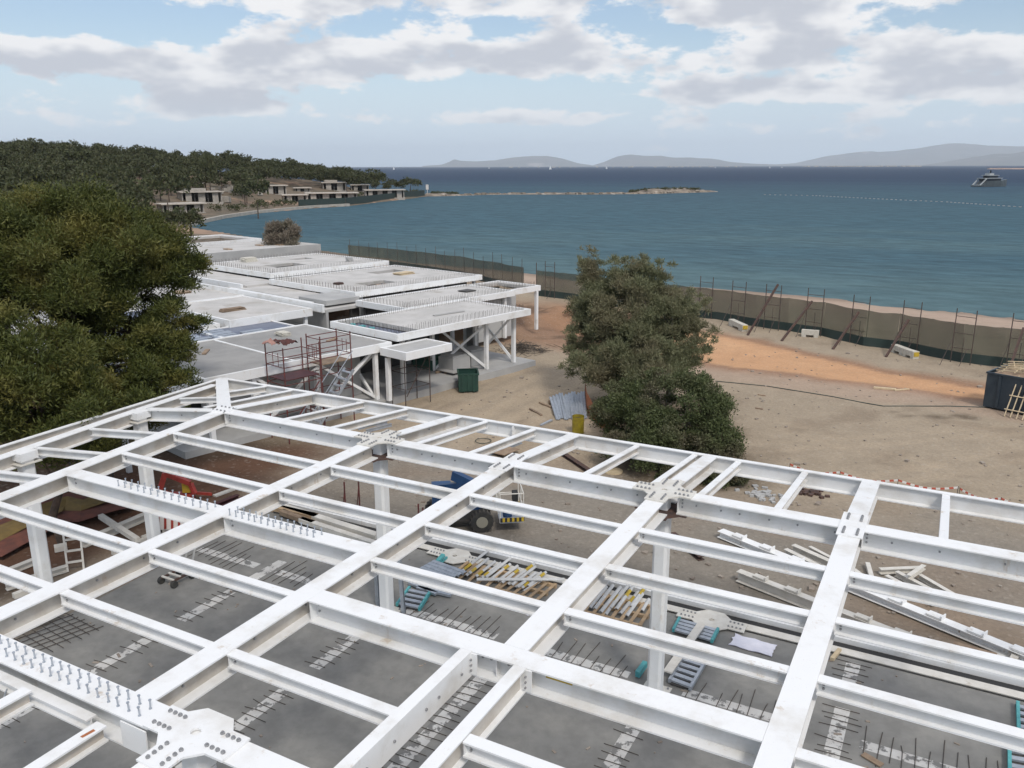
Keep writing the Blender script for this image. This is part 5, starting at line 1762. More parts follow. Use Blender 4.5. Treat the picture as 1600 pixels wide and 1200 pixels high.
# hand trolley
t0 = W(276, 908, 0)
tr = empty('pallet_trolley', t0, 'small rusty four-wheeled trolley on the slab under the beams', 'trolley')
for s in (-.24, .24):
    MB().bar(t0 + Vector((s, -.35, .2)), t0 + Vector((s, .4, .2)), .06, .06).build('rail', M['rust'], tr)
    for y in (-.32, .36):
        MB().cyl(t0 + Vector((s * 1.2 - .05, y, .11)), t0 + Vector((s * 1.2 + .05, y, .11)), .11, 14).build('wheel', M['rubber'], tr)
for y in (-.3, -.05, .2, .38):
    MB().bar(t0 + Vector((-.26, y, .24)), t0 + Vector((.26, y, .24)), .06, .04).build('cross_bar', M['whitedirty'], tr)
for s in (-.16, .16):
    MB().bar(t0 + Vector((s, .42, .2)), t0 + Vector((s + .12, .62, 1.05)), .05, .05).build('handle_post', M['wallgrey'], tr)
MB().bar(t0 + Vector((-.05, .62, 1.05)), t0 + Vector((.30, .62, 1.05)), .05, .05).build('handle', M['wallgrey'], tr)

# ------------------------------------------------------------------ left of the slab: members, ladder, red machine, mesh
def gl(x0, y0, x1, y1, w, d, label, kind='i', z=0.0, mtl='whitedirty'):
    a, b = W(x0, y0, -.1), W(x1, y1, -.1)
    a.z = G(a.x, a.y) + d + .03 + z; b.z = G(b.x, b.y) + d + .03 + z
    m_ = MB()
    (m_.ibeam(a, b, w, d) if kind == 'i' else m_.bar(a, b, w, d, top=True))
    return tag(m_.build('girder', M[mtl]), label, 'steel beam')


gl(128, 846, 262, 788, .26, .26, 'long grey white beam on the dark ground left of the slab', mtl='whitedirty')
gl(158, 812, 216, 850, .18, .16, 'white length lying across the long beam left of the slab', z=.28, kind='b')
gl(222, 836, 262, 820, .18, .16, 'short white beam by the red and white panel', kind='b')
gl(0, 893, 62, 868, .2, .2, 'back white beam at the left image edge on the ground')
gl(8, 912, 105, 882, .2, .2, 'middle white beam at the left image edge passing the column')
gl(20, 925, 70, 906, .18, .16, 'front white beam at the left image edge', kind='b')
gl(84, 852, 104, 848, .3, .18, 'pale block beside the left box column', kind='b')
gl(175, 858, 250, 826, .14, .14, 'thin white beam in front of the long grey white beam', kind='b')
la, lb = W(106, 893, -.3), W(131, 889, -.3)
rt_ = empty('stepladder', (la + lb) / 2, 'white stepladder standing on the earth beside the left column', 'ladder')
tp0, tp1 = la + Vector((-.35, .25, 1.35)), lb + Vector((-.30, .25, 1.35))
for a, b in ((la, tp0), (lb, tp1)):
    MB().bar(a, b, .06, .05).build('stile', M['whitedirty'], rt_)
for i in range(4):
    t = .2 + i * .26
    MB().bar(la.lerp(tp0, t), lb.lerp(tp1, t), .10, .04).build('rung', M['whitedirty'], rt_)
# orange mesh with a yellow band on the bank
def ribbon(px, wid, z0, mtl, name, parent=None, dz=0.0):
    mb = MB()
    P = [W(x, y, -.25) for x, y in px]
    vs = []
    for i, p in enumerate(P):
        d = (P[min(i + 1, len(P) - 1)] - P[max(i - 1, 0)]).normalized()
        s = Vector((-d.y, d.x, 0))
        for k in (-1, -.33, .33, 1):
            q = p + s * k * wid / 2
            vs.append((q.x, q.y, G(q.x, q.y) + z0 + dz + .10 * (k + 1) + .05 * math.sin(i * 1.7 + k * 2)))
    n_ = len(vs)
    vs += [(v[0], v[1], v[2] - .012) for v in vs]
    fs = []
    for i in range(len(P) - 1):
        for k in range(3):
            f = (i * 4 + k, (i + 1) * 4 + k, (i + 1) * 4 + k + 1, i * 4 + k + 1)
            fs += [tuple(reversed(f)), tuple(j + n_ for j in f)]
    mb.add(vs, fs)
    return mb


M['redmesh'] = mat('dusty_orange_mesh', (.17, .06, .04), (.11, .045, .035), 2.5, .9)
M['band'] = mat('yellow_band', (.20, .135, .045), (.16, .11, .04), 4, .85)
px_m = [(-40, 868), (0, 848), (40, 830), (85, 808), (105, 800), (130, 803), (160, 793), (200, 782)]
mo = ribbon(px_m, 2.3, .25, None, 'safety_mesh').build('safety_mesh', M['redmesh'])
tag(mo, 'dusty orange safety mesh with a yellow band lying on the bank at the left', 'mesh fence')
ribbon(px_m, .75, .285, None, 'x', dz=.09).build('yellow_band', M['band'], mo)
# red compact lift behind the left column
c = W(270, 790, -.3); c.z = G(c.x, c.y)
rm_ = empty('tracked_lift', c, 'red compact tracked lift with folded arms behind the left beams', 'lift')
MB().box(c + Vector((0, 0, .34)), (1.5, .7, .3), .5).build('chassis', M['red'], rm_)
Mz = Matrix.Rotation(.5, 3, 'Z')
for s in (-1, 1):
    q = c + Mz @ Vector((0, s * .42, .18))
    tk = MB()
    MZ = Matrix.Rotation(.5, 3, 'Z')
    n_ = 16
    prof = [(math.cos(2 * math.pi * i / n_) * .17 + (.55 if math.cos(2 * math.pi * i / n_) > 0 else -.55), math.sin(2 * math.pi * i / n_) * .17) for i in range(n_)]
    tk.profile(q + MZ @ Vector((0, -.1, 0)), q + MZ @ Vector((0, .1, 0)), prof)
    tk.build('track', M['rubber'], rm_)
for k, (p0, p1, w) in enumerate((((-.5, 0, .5), (-.2, .1, 1.35), .2), ((-.2, .1, 1.35), (.75, .05, .95), .18), ((.75, .05, .95), (.9, 0, .55), .15), ((.3, .3, .5), (1.2, .9, .15), .1), ((-.3, .3, .5), (-1.1, .9, .15), .1), ((.3, -.3, .5), (1.1, -.8, .15), .1))):
    MB().bar(c + Mz @ Vector(p0), c + Mz @ Vector(p1), w, w).build('arm', M['red'], rm_)
MB().bar(c + Mz @ Vector((-.35, -.3, .6)), c + Mz @ Vector((-.7, -.75, .85)), .05, .05).build('lever', M['dark'], rm_)
MB().box(c + Mz @ Vector((.55, .2, .75)), (.3, .26, .4), .5).build('control_box', M['yellow'], rm_)
# red and white panel and maroon beam stack
q = W(258, 832, -.2)
pn = empty('hazard_barrier', q, 'red and white striped barrier panel standing at the slab corner', 'barrier')
MB().bar(q + Vector((-.35, -.05, 1.15)), q + Vector((.5, .5, 1.15)), .04, 1.1, top=True).build('board', M['tape'], pn)
for i in range(4):
    a = q + Vector((-.28 + i * .2, -.02 + i * .13, .1))
    MB().bar(a + Vector((.03, -.05, 0)), a + Vector((.12, -.0, 1.0)), .02, .09).build('red_stripe', M['red'], pn)
for s in (-.3, .45):
    MB().bar(q + Vector((s, s * .6 + .1, 0)), q + Vector((s, s * .6 + .1, .08)), .4, .1).build('foot', M['rubber'], pn)
for i in range(5):
    a, b = W(322 + i * 12, 792 + i * 4, 0), W(372 + i * 10, 772 + i * 3.4, 0)
    a.z = b.z = G(a.x, a.y) + .34
    tag(MB().ibeam(a, b, .2, .3).build('girder', M['maroon']), ordinal(i + 1) + ' dark red primed beam from the left behind the studded beam', 'steel beam', 'dark red beams stacked behind the studded beam')
tag(MB().bar(W(335, 775, .1), W(365, 764, .1), .2, .06).build('plank', M['whitedirty']), 'pale plank behind the stack of dark red beams', 'plank')
# long white members and planks at the slab's back left
for i, (x0, y0, x1, y1, w, mt, l_) in enumerate(((435, 790, 590, 838, .28, 'whitedirty', 'long white beam at the back slab edge right of the studs'), (470, 812, 585, 850, .22, 'whitedirty', 'second long white beam on the slab behind the studs'),
                                                 (425, 792, 495, 808, .3, 'timber', 'brown plank pile right of the studded beam'), (440, 800, 490, 818, .22, 'oldtimber', 'dark brown plank beside the studded beam'))):
    a, b = W(x0, y0, .18), W(x1, y1, .18)
    tag(MB().bar(a, b, w, .16).build('girder' if i < 2 else 'plank', M[mt]), l_, 'steel beam' if i < 2 else 'plank')
for i, (x, y) in enumerate(((540, 795), (562, 790), (655, 832), (662, 838))):
    q = W(x, y, -.3)
    tag(MB().cyl((q.x, q.y, -.4), (q.x, q.y, .8), .03, 6).cyl((q.x - .12, q.y, -.3), (q.x, q.y, .55), .02, 5).build('edge_prop', M['scafred']),
        ('left red edge prop behind the second white beam', 'right red edge prop behind the second white beam', 'red edge prop beside the boom lift wheel', 'dark red edge post in front of the boom lift')[i], 'prop')
# pile of round pipes
for i, (x0, y0, x1, y1, l_) in enumerate(((672, 760, 688, 748, 'left pale pipe end behind the second bay'), (680, 763, 700, 752, 'middle pale pipe behind the second bay'), (694, 768, 728, 748, 'broad white member behind the second bay'), (708, 772, 735, 754, 'right white member behind the second bay'))):
    a, b = W(x0, y0, 0), W(x1, y1, 0)
    a.z = b.z = G(a.x, a.y) + .14
    tag(MB().cyl(a, b, .12, 12).build('pipe', M['whitedirty']) if i < 2 else MB().bar(a, b, .26, .2).build('girder', M['whitedirty']), l_, 'pipe' if i < 2 else 'steel beam')

# ------------------------------------------------------------------ blue boom lift
c = W(757, 826, -.3); c.z = G(c.x, c.y)
LR = R(35)
M['tyredust'] = mat('dusty_tyre', (.10, .09, .075), (.06, .055, .05), 5, .9)
Mz = Matrix.Rotation(LR, 3, 'Z')
B = lambda x, y, z: c + Mz @ Vector((x, y, z))
lift = empty('boom_lift', c, 'blue boom lift with an empty basket parked on the gravel', 'boom lift')
MB().box(B(-.9, .5, .62), (2.0, 1.1, .34), LR).build('chassis', M['rubber'], lift)
MB().box(B(-1.0, .5, 1.05), (1.7, 1.0, .62), LR).box(B(-1.5, .5, 1.45), (.7, .95, .25), LR).build('turret', M['blue'], lift)
for sx in (-1.7, -.1):
    for sy in (-.12, 1.12):
        w_ = empty('wheel', (0, 0, 0), None, None) if False else None
        ty = MB().cyl(B(sx, sy - .13, .40), B(sx, sy + .13, .40), .40, 22).build('wheel', M['rubber'], lift, smooth=False)
        MB().cyl(B(sx, sy - .14, .40), B(sx, sy + .14, .40), .21, 16).build('rim', M['rim'], ty)
        tr_ = MB()
        for k in range(18):
            a = 2 * math.pi * k / 18
            tr_.box(B(sx + math.cos(a) * .40, sy, .40 + math.sin(a) * .40), (.05, .26, .05), M=Mz @ Matrix.Rotation(-a, 3, 'Y'))
        tr_.build('tread', M['tyredust'], ty)
e1, e2 = W(708, 742, 1.75), W(738, 757, 1.55)
MB().bar(B(-1.6, .5, 1.5), e2, .20, .24).build('lower_boom', M['blue'], lift)
MB().bar(e2 + Vector((0, 0, .02)), e1, .22, .34).build('boom_elbow', M['blue'], lift)
MB().bar(e1 + Vector((0, 0, -.05)), B(-.2, .5, 1.3), .12, .14).build('upper_boom', M['blue'], lift)
MB().bar(B(-.2, .5, 1.3), B(.45, .4, .75), .14, .16).build('jib', M['blue'], lift)
MB().box(B(-.05, -.02, 1.08), (.5, .05, .42), LR).build('side_panel', M['blue'], lift)
MB().bar(B(-.14, -.053, 1.16), B(.02, -.053, 1.03), .01, .05).bar(B(.02, -.053, 1.2), B(.06, -.053, 1.06), .01, .04).build('lettering', M['tape'], lift)
bk = MB().box(B(.95, .35, .42), (.85, 1.5, .06), LR).build('basket_floor', M['galv'], lift)
for (x, y) in ((.53, -.4), (1.37, -.4), (.53, 1.1), (1.37, 1.1), (.53, .35), (1.37, .35)):
    MB().cyl(B(x, y, .42), B(x, y, 1.5), .022, 6).build('basket_post', M['whitedirty'], bk)
for z in (.95, 1.5):
    MB().tube([B(.53, -.4, z), B(1.37, -.4, z), B(1.37, 1.1, z), B(.53, 1.1, z), B(.53, -.4, z)], .022, 6).build('basket_rail', M['whitedirty'], bk)
for (p0, p1) in (((.53, -.42, .52), (1.38, -.42, .52)), ((1.39, -.42, .52), (1.39, 1.12, .52))):
    n_ = 10
    a, b = B(*p0), B(*p1)
    for k in range(n_):
        MB().bar(a.lerp(b, k / n_), a.lerp(b, (k + .98) / n_), .02, .15).build('hazard_stripe', M['yellow' if k % 2 else 'dark'], bk)
MB().cyl(B(.85, .1, .45), B(.85, .1, .95), .17, 16, .20).build('bucket', M['blue'], lift)
MB().box(B(1.2, .75, .95), (.2, .3, .35), LR).build('control_box', M['dark'], lift)
# ------------------------------------------------------------------ vegetation
def leaf_cloud(rs, centres, radii, counts, length, width, up_bias=.35, shell=.55, flat=1.0, droop=0.0):
    """thousands of single leaf blades (kite shapes) spread through lobes"""
    C_, Rr = [], []
    out = []
    for (c, r, n_) in zip(centres, radii, counts):
        d = rs.normal(size=(n_, 3)); d /= np.linalg.norm(d, axis=1)[:, None]
        d[:, 2] = np.where(d[:, 2] < -.35, -d[:, 2] * .6, d[:, 2])
        rr = r * (shell + (1 - shell) * rs.random(n_) ** .6) * (1 + .14 * rs.normal(size=n_))
        p = np.array(c) + d * rr[:, None] * np.array([1, 1, flat])
        ax = d * .6 + rs.normal(size=(n_, 3)) * .75 + np.array([0, 0, up_bias - droop])
        ax /= np.linalg.norm(ax, axis=1)[:, None]
        sd = np.cross(ax, rs.normal(size=(n_, 3))); sd /= np.linalg.norm(sd, axis=1)[:, None]
        L_ = length * rs.uniform(.6, 1.35, n_)[:, None]; Wd = width * rs.uniform(.7, 1.3, n_)[:, None]
        v = np.stack([p, p + ax * L_ * .5 + sd * Wd * .5, p + ax * L_, p + ax * L_ * .5 - sd * Wd * .5], 1)
        out.append(v.reshape(-1, 3))
    V = np.concatenate(out)
    F = np.arange(len(V)).reshape(-1, 4)
    return V, F


def lobes(rs, c, rx, ry, rz, n_, r0, r1, low=-.25):
    """lobe centres over an ellipsoid, fuller above"""
    L_, Rr = [], []
    while len(L_) < n_:
        d = rs.normal(size=3); d /= np.linalg.norm(d)
        if d[2] < low:
            continue
        k = rs.uniform(.62, 1.0)
        L_.append(np.array(c) + d * np.array([rx, ry, rz]) * k)
        Rr.append(rs.uniform(r0, r1))
    return L_, Rr


def limbs(mb, base, top, r, targets, rs, rt=.35):
    base, top = Vector(base), Vector(top)
    pts = [base]
    for i in range(1, 6):
        t = i / 5
        pts.append(base.lerp(top, t) + Vector((rs.normal() * .12, rs.normal() * .12, 0)) * (1 if i < 5 else 0))
    for i in range(5):
        mb.cyl(pts[i], pts[i + 1], r * (1 - .13 * i), 8, r * (1 - .13 * (i + 1)))
    for tg in targets:
        a = base.lerp(top, rs.uniform(.45, .95))
        b = Vector(tg)
        m_ = a.lerp(b, .55) + Vector((0, 0, -.25 * rs.random()))
        mb.cyl(a, m_, r * .34, 6, r * .22); mb.cyl(m_, b, r * .22, 6, r * .08)


def tree(name, label, base, parts, mtl, bark, trunk_r, trunk_top, group=None, low=-.25, cat='tree', seed=1, leaf=(.2, .07), dens=900, shell=.45, up=.35, droop=0.0, flat=1.0):
    """parts: crown ellipsoids (centre, rx, ry, rz, number of lobes, r0, r1)"""
    rs = np.random.default_rng(seed)
    root = empty(name, base, label, cat, group)
    Ls, Rs = [], []
    for (c, rx, ry, rz, n_, r0, r1) in parts:
        a, b = lobes(rs, c, rx, ry, rz, n_, r0, r1, low)
        Ls += a; Rs += b
    V, F = leaf_cloud(rs, Ls, Rs, [max(30, int(dens * r * r)) for r in Rs], leaf[0], leaf[1], up, shell, flat, droop)
    link('crown', np_mesh('crown', V - np.array(base), F), mtl, root)
    mb = MB()
    sel = rs.choice(len(Ls), min(len(Ls), 14), replace=False)
    limbs(mb, base, trunk_top, trunk_r, [Ls[i] for i in sel], rs)
    mb.build('trunk', bark, root)
    return root


# big pine at the left: trunk beyond the left edge beam, crown in overlapping masses
def AT(x, y, dist):
    """point at horizontal distance dist on the sight line of photo pixel (x, y)"""
    d = dir_px(x, y)
    k = dist / math.hypot(d[0], d[1])
    return np.array([CAM[0] + d[0] * k, CAM[1] + d[1] * k, CAM[2] + d[2] * k])


pc = AT(120, 430, 37)
gb = Vector((pc[0], pc[1], G(pc[0], pc[1])))
tree('pine_tree', 'big dense pine with a yellow green sunlit crown at the left', gb, [
    (AT(100, 392, 37), 4.2, 4.0, 2.0, 60, .55, .95), (AT(232, 415, 36.5), 1.7, 2.2, 1.5, 34, .45, .75), (AT(55, 480, 35.5), 3.6, 3.0, 2.2, 46, .55, .95), (AT(200, 475, 36), 2.4, 2.4, 1.5, 36, .45, .8),
    (AT(185, 545, 35.5), 2.7, 2.4, 1.5, 40, .45, .75), (AT(262, 562, 35), 1.2, 1.2, .55, 12, .25, .45), (AT(288, 520, 35.5), .7, 1.0, .6, 8, .25, .42), (AT(0, 420, 37), 3.4, 3.4, 2.4, 36, .6, 1.0)],
    M['pine'], M['bark'], .34, Vector((pc[0], pc[1], 7.2)), seed=4, leaf=(.18, .042), dens=2500, shell=.2, low=-.7)
pc = AT(-20, 330, 47)
gb = Vector((pc[0], pc[1], G(pc[0], pc[1])))
tree('pine_tree', 'brownish pine crown showing above the big pine at the left edge', gb, [(AT(-10, 370, 47), 5.2, 4.5, 1.6, 50, .7, 1.1), (AT(70, 345, 50), 3.4, 3, 1.2, 26, .6, .9)],
     M['pine'], M['bark'], .3, Vector((pc[0], pc[1], 8)), seed=7, leaf=(.2, .055), dens=1100, shell=.3)
pc = AT(60, 600, 31)
gb = Vector((pc[0], pc[1], G(pc[0], pc[1])))
tree('pine_tree', 'dark shaded young pine below the big pine, behind the left edge beam', gb, [(AT(40, 600, 31), 3.0, 2.2, 1.9, 40, .45, .8), (AT(150, 610, 32), 2.6, 2.0, 1.4, 32, .4, .7), (AT(225, 615, 33), 1.8, 1.6, 1.0, 20, .35, .55), (AT(-60, 580, 31), 2.6, 2, 2.4, 22, .6, .9), (AT(60, 660, 30.5), 3.2, 1.6, 1.5, 40, .4, .7), (AT(180, 650, 32), 2.4, 1.5, 1.2, 30, .35, .6), (AT(265, 610, 33.5), 1.2, 1.2, .9, 14, .3, .5)],
     M['pine'], M['bark'], .16, Vector((pc[0], pc[1], 4.6)), seed=9, leaf=(.18, .045), dens=1700, shell=.2, low=-1)

# tamarisk and the mastic bush in front of the beach
tb = Vector((.2, 25.2, G(.2, 25.2)))
tree('tamarisk_tree', 'feathery grey green tamarisk standing before the beach', tb, [
    (AT(985, 495, 46), 2.9, 2.6, 2.2, 110, .4, .75), (AT(1000, 560, 44), 2.6, 2.4, 1.8, 70, .4, .7), (AT(925, 480, 47), 1.0, 1.4, 2.0, 30, .35, .6), (AT(1045, 505, 45), 1.4, 1.6, 1.3, 34, .35, .65), (AT(955, 570, 44), 2.2, 2.2, 1.2, 44, .4, .7), (AT(1020, 570, 43), 2.0, 2.0, 1.0, 36, .4, .65),
    (AT(1005, 440, 46), 1.3, 1.3, .9, 24, .3, .5), (AT(918, 430, 47), .4, .5, .9, 10, .2, .35), (AT(1085, 550, 44), .9, .9, .8, 12, .25, .45), (AT(905, 530, 46), .6, .8, 1.5, 14, .3, .5), (AT(960, 445, 46.5), 1.2, 1.0, 1.0, 20, .3, .5), (AT(990, 420, 46), 2.2, 1.6, .8, 30, .12, .26), (AT(918, 408, 47), .7, .6, 1.0, 16, .1, .22), (AT(1080, 480, 45), 1.2, 1.2, 1.2, 22, .12, .28), (AT(1100, 540, 44), .9, .9, 1.1, 18, .12, .25), (AT(895, 560, 45), .9, .9, 1.2, 18, .12, .25)],
    M['tamarisk'], M['greybark'], .2, Vector((.1, 25.4, 4.6)), seed=12, leaf=(.22, .038), dens=1900, shell=.05, up=.6, low=-1)
bb = Vector((3.4, 17.5, G(3.4, 17.5)))
tree('mastic_bush', 'broad rounded dark green bush in front of the tamarisk', bb, [
    (AT(975, 640, 37), 1.2, 1.8, 1.3, 36, .35, .6), (AT(1055, 645, 36), 2.4, 2.3, 1.7, 90, .35, .6), (AT(1118, 690, 35), 1.0, 1.6, 1.3, 34, .32, .55), (AT(1010, 690, 34.5), 2.0, 1.5, 1.2, 46, .35, .6), (AT(1120, 740, 33.5), 1.1, 1.0, .9, 24, .3, .45), (AT(1075, 750, 33), 1.6, .9, .8, 24, .3, .45)],
    M['mastic'], M['greybark'], .14, Vector((3.4, 17.8, 1.8)), seed=15, leaf=(.11, .055), dens=2600, shell=.35, up=.3, cat='bush', low=-1)
p = WG(899, 500)
tree('dry_shrub', 'small dark shrub on the spoil left of the tamarisk', p, [(Vector(p) + Vector((0, 0, .7)), .8, .7, .8, 9, .3, .5)], M['scrub'], M['greybark'], .05, Vector(p) + Vector((0, 0, .8)), seed=18, leaf=(.2, .07), dens=420, cat='shrub')
# lone greyish tree behind the far pavilion
q = at_dist(441, 92); q.z = G(q.x, q.y)
tree('dry_tree', 'lone greyish brown tree behind the far pavilion roofs by the water', q, [(AT(441, 369, 92), 1.7, 1.6, 1.3, 44, .4, .65), (AT(430, 360, 92), .9, .9, .8, 14, .2, .4), (AT(441, 388, 92), 2.2, 1.8, 1.2, 12, .5, .8)], M['drytree'], M['greybark'], .16, Vector((q.x, q.y, 3.6)), seed=20, leaf=(.34, .07), dens=900, shell=.1, up=.8, low=-1)

# ------------------------------------------------------------------ wooded headland
rs = np.random.default_rng(31)


def pine_proto(seed, h, wd, umbrella=.5):
    r_ = np.random.default_rng(seed)
    parts_, rr = lobes(r_, (0, 0, h * (.62 + .1 * umbrella)), wd * .46, wd * .46, h * (.36 - .14 * umbrella), 16, wd * .13, wd * .2, low=-.5)
    V, F = leaf_cloud(r_, parts_, rr, [34] * 16, .85, .42, .3, .4)
    return V, F


protos = [pine_proto(100 + i, h, w_, u) for i, (h, w_, u) in enumerate(((8, 7.5, .3), (9, 8, .8), (7, 6.5, .1), (9.5, 6.5, .2), (6.5, 7.5, .6), (5, 5.5, .2)))]
trunk_me = MB().cyl((0, 0, -.5), (.15, 0, 5.2), .22, 6, .12).mesh('trunk'); trunk_me.materials.append(M['bark'])
cand = []
for i in range(3400):
    x = rs.uniform(-170, 640); dist_ = rs.uniform(150, 560)
    p = at_dist(x, dist_)
    cand.append((p.x, p.y, x, dist_))
ca_ = np.array(cand)
sd_ = shore_dist(ca_[:, 0], ca_[:, 1])
zz = land_height(ca_[:, 0], ca_[:, 1])
dens_ = sstep(9, 30, sd_)
# clearings where the villas and the earth terraces are
villa_px = [(520, 315, 80), (602, 309.5, 62), (523, 298, 44), (433, 304, 44), (317, 317, 66), (288, 333, 70), (352, 316, 20), (470, 300, 40), (455, 312, 60)]
clear = np.zeros(len(ca_), bool)
VP = []
for x, y, wpx in villa_px:
    p = RAY(x, y)
    VP.append(p)
    dv = np.array([p.x - CAM[0], p.y - CAM[1]]); dl = np.hypot(*dv); dv /= dl
    rel = ca_[:, :2] - np.array([p.x, p.y])
    along = rel @ dv; across = rel @ np.array([-dv[1], dv[0]])
    hwid = wpx / 1297 * dl * .60
    clear |= (np.abs(across) < hwid) & (along > -90) & (along < 11)
ok = (sd_ > 9) & (rs.random(len(ca_)) < dens_ * .95) & ~clear & (ca_[:, 3] > 165)
pts_ = ca_[ok]; pz = zz[ok]
# thin out by spacing
keep_, kz = [], []
for q, z in zip(pts_, pz):
    if all((q[0] - k[0]) ** 2 + (q[1] - k[1]) ** 2 > 4.6 ** 2 for k in keep_):
        keep_.append(q); kz.append(z)
keep_ = np.array(keep_); kz = np.array(kz)
order = np.argsort(keep_[:, 3])
WV, WF, off_ = [], [], 0
n_ind = 0
crown_me = []
for i, (V, F) in enumerate(protos):
    me_ = np_mesh('crown', V, F); me_.materials.append(M['farpine']); crown_me.append(me_)
sides = ('near the bay wall', 'beside the villas', 'on the slope', 'on the ridge line', 'towards the point', 'at the back of the wood')
# the front rank that shows round the bay: single trees, counted from the left
front = [i for i in order if 205 < keep_[i][2] < 640][:34]
front = sorted(front, key=lambda i: keep_[i][2])
frank = {i: n_ + 1 for n_, i in enumerate(front)}
for rank, i in enumerate(order):
    q, z = keep_[i], kz[i]
    k = int(rs.integers(0, len(protos)))
    sc_ = rs.uniform(.75, 1.25)
    ang_ = rs.uniform(0, 6.28)
    if i in frank:
        root = empty('pine_tree', (q[0], q[1], z), ordinal(frank[i]) + ' pine from the left in the front rank of the headland wood', 'tree', 'front pines of the headland wood')
        o = link('crown', crown_me[k], None, root); o.scale = (sc_, sc_, sc_ * rs.uniform(.9, 1.1)); o.rotation_euler = (0, 0, ang_)
        link('trunk', trunk_me, None, root)
        continue
    V, F = protos[k]
    c_, s_ = math.cos(ang_), math.sin(ang_)
    WV.append(np.stack([(V[:, 0] * c_ - V[:, 1] * s_) * sc_ + q[0], (V[:, 0] * s_ + V[:, 1] * c_) * sc_ + q[1], V[:, 2] * sc_ + z], 1))
    WF.append(F + off_); off_ += len(V)
wood = link('pine_wood', np_mesh('pine_wood', np.concatenate(WV), np.concatenate(WF)), M['farpine'])
tag(wood, 'dark mass of pines covering the headland', 'wood', kind='stuff')



def landmark(x, ytop, ybase, dist, wpx, label, k, flat=1.0):
    p = at_dist(x, dist); z = H1(p.x, p.y)
    ztop = AT(x, ytop, dist)[2]
    root = empty('pine_tree', (p.x, p.y, z), label, 'tree', None)
    V, F = protos[k]
    sx = wpx / 1297 * dist / (V[:, 0].max() - V[:, 0].min()); sz = (ztop - z) / V[:, 2].max()
    o = link('crown', crown_me[k], None, root); o.scale = (sx, sx, sz * flat)
    link('trunk', trunk_me, None, root)


landmark(255, 262, 305, 235, 72, 'round umbrella pine left of the villas above the bay', 1)
landmark(397, 268, 318, 262, 46, 'tall dark tree between the villas at the head of the bay', 3)
landmark(585, 262, 295, 400, 36, 'dark pine behind the two long villas near the point', 3)
landmark(540, 258, 290, 420, 26, 'pine standing on the skyline above the villas', 0)
landmark(640, 275, 300, 432, 40, 'low spreading tree at the end of the point', 4)
landmark(122, 224, 260, 330, 44, 'highest pine breaking the skyline at the left', 3)
landmark(325, 236, 268, 340, 22, 'small pine standing proud of the skyline', 5)
# scrub along the bay wall and under the pines
sc_pts = []
for i in range(900):
    x = rs.uniform(170, 665); t = rs.uniform(0, 1)
    d0_ = np.interp(x, [296, 350, 400, 490, 600, 668], [232, 258, 282, 324, 385, 432])
    p = at_dist(x, d0_ + rs.uniform(3, 46))
    sc_pts.append((p.x, p.y, x))
sp_ = np.array(sc_pts)
ss = shore_dist(sp_[:, 0], sp_[:, 1]); sz_ = land_height(sp_[:, 0], sp_[:, 1])
cl2 = np.zeros(len(sp_), bool)
for p in VP:
    dv = np.array([p.x - CAM[0], p.y - CAM[1]]); dv /= np.hypot(*dv)
    rel = sp_[:, :2] - np.array([p.x, p.y]); cl2 |= (np.abs(rel @ np.array([-dv[1], dv[0]])) < 11) & (rel @ dv > -26) & (rel @ dv < 9)
okk = (ss > 3.5) & ~cl2 & (rs.random(len(sp_)) < .5)
L_ = [np.array((a[0], a[1], z + .7)) for a, z in zip(sp_[okk], sz_[okk])]
V, F = leaf_cloud(rs, L_, list(rs.uniform(.8, 1.9, len(L_))), [44] * len(L_), .7, .35, .3, .3)
tag(link('scrub', np_mesh('scrub', V, F), M['scrub']), 'low scrub along the bay wall of the headland', 'scrub', kind='stuff')

# ------------------------------------------------------------------ villas above the bay
def villa(x, y, wpx, hm, depth, label, bays, turn=0.0, upper=False):
    p = RAY(x, y)
    z = p.z
    dist_ = math.hypot(p.x - CAM[0], p.y - CAM[1])
    L_ = wpx / 1297 * dist_
    head = math.atan2(p.y - CAM[1], p.x - CAM[0]) - math.pi / 2 + turn
    Mv = Matrix.Rotation(head, 3, 'Z')
    V_ = lambda a, b, c: Vector((p.x, p.y, z)) + Mv @ Vector((a, b, c))
    root = empty('villa', (p.x, p.y, z), label, 'villa', 'villas under construction on the headland')
    MB().box(V_(0, depth / 2, hm + .18), (L_ + 1.2, depth + 1.6, .36), head).build('roof', M['villaroof'], root)
    MB().box(V_(0, depth, hm / 2 - .6), (L_, .3, hm + 1.2), head).build('rear_wall', M['interior'], root)  # dark wall colour stands in for the shade inside the openings
    MB().box(V_(0, depth / 2, -.55), (L_ + .6, depth + .6, 1.3), head).build('plinth', M['stone'], root)
    for s in (-1, 1):
        MB().box(V_(s * (L_ / 2 - .2), depth / 2, hm / 2), (.35, depth - .4, hm - .02), head).build('side_wall', M['stone'], root)
    for i in range(bays):
        a = -L_ / 2 + L_ * (i + .5) / bays
        MB().box(V_(a, .3 + .5 * (i % 2), hm / 2), (L_ / bays * (.52 if i % 2 else .44), .3, hm - .02), head).build('wall', M['stone'], root)
        MB().box(V_(a + L_ / bays * .48, .9, hm / 2), (L_ / bays * .08, .2, hm - .02), head).build('window_frame', M['interior'], root)
    if upper:
        MB().box(V_(-L_ * .12, depth * .7, hm + .9), (L_ * .55, depth * .6, .9), head).build('roof_light', M['stone'], root)
    return root


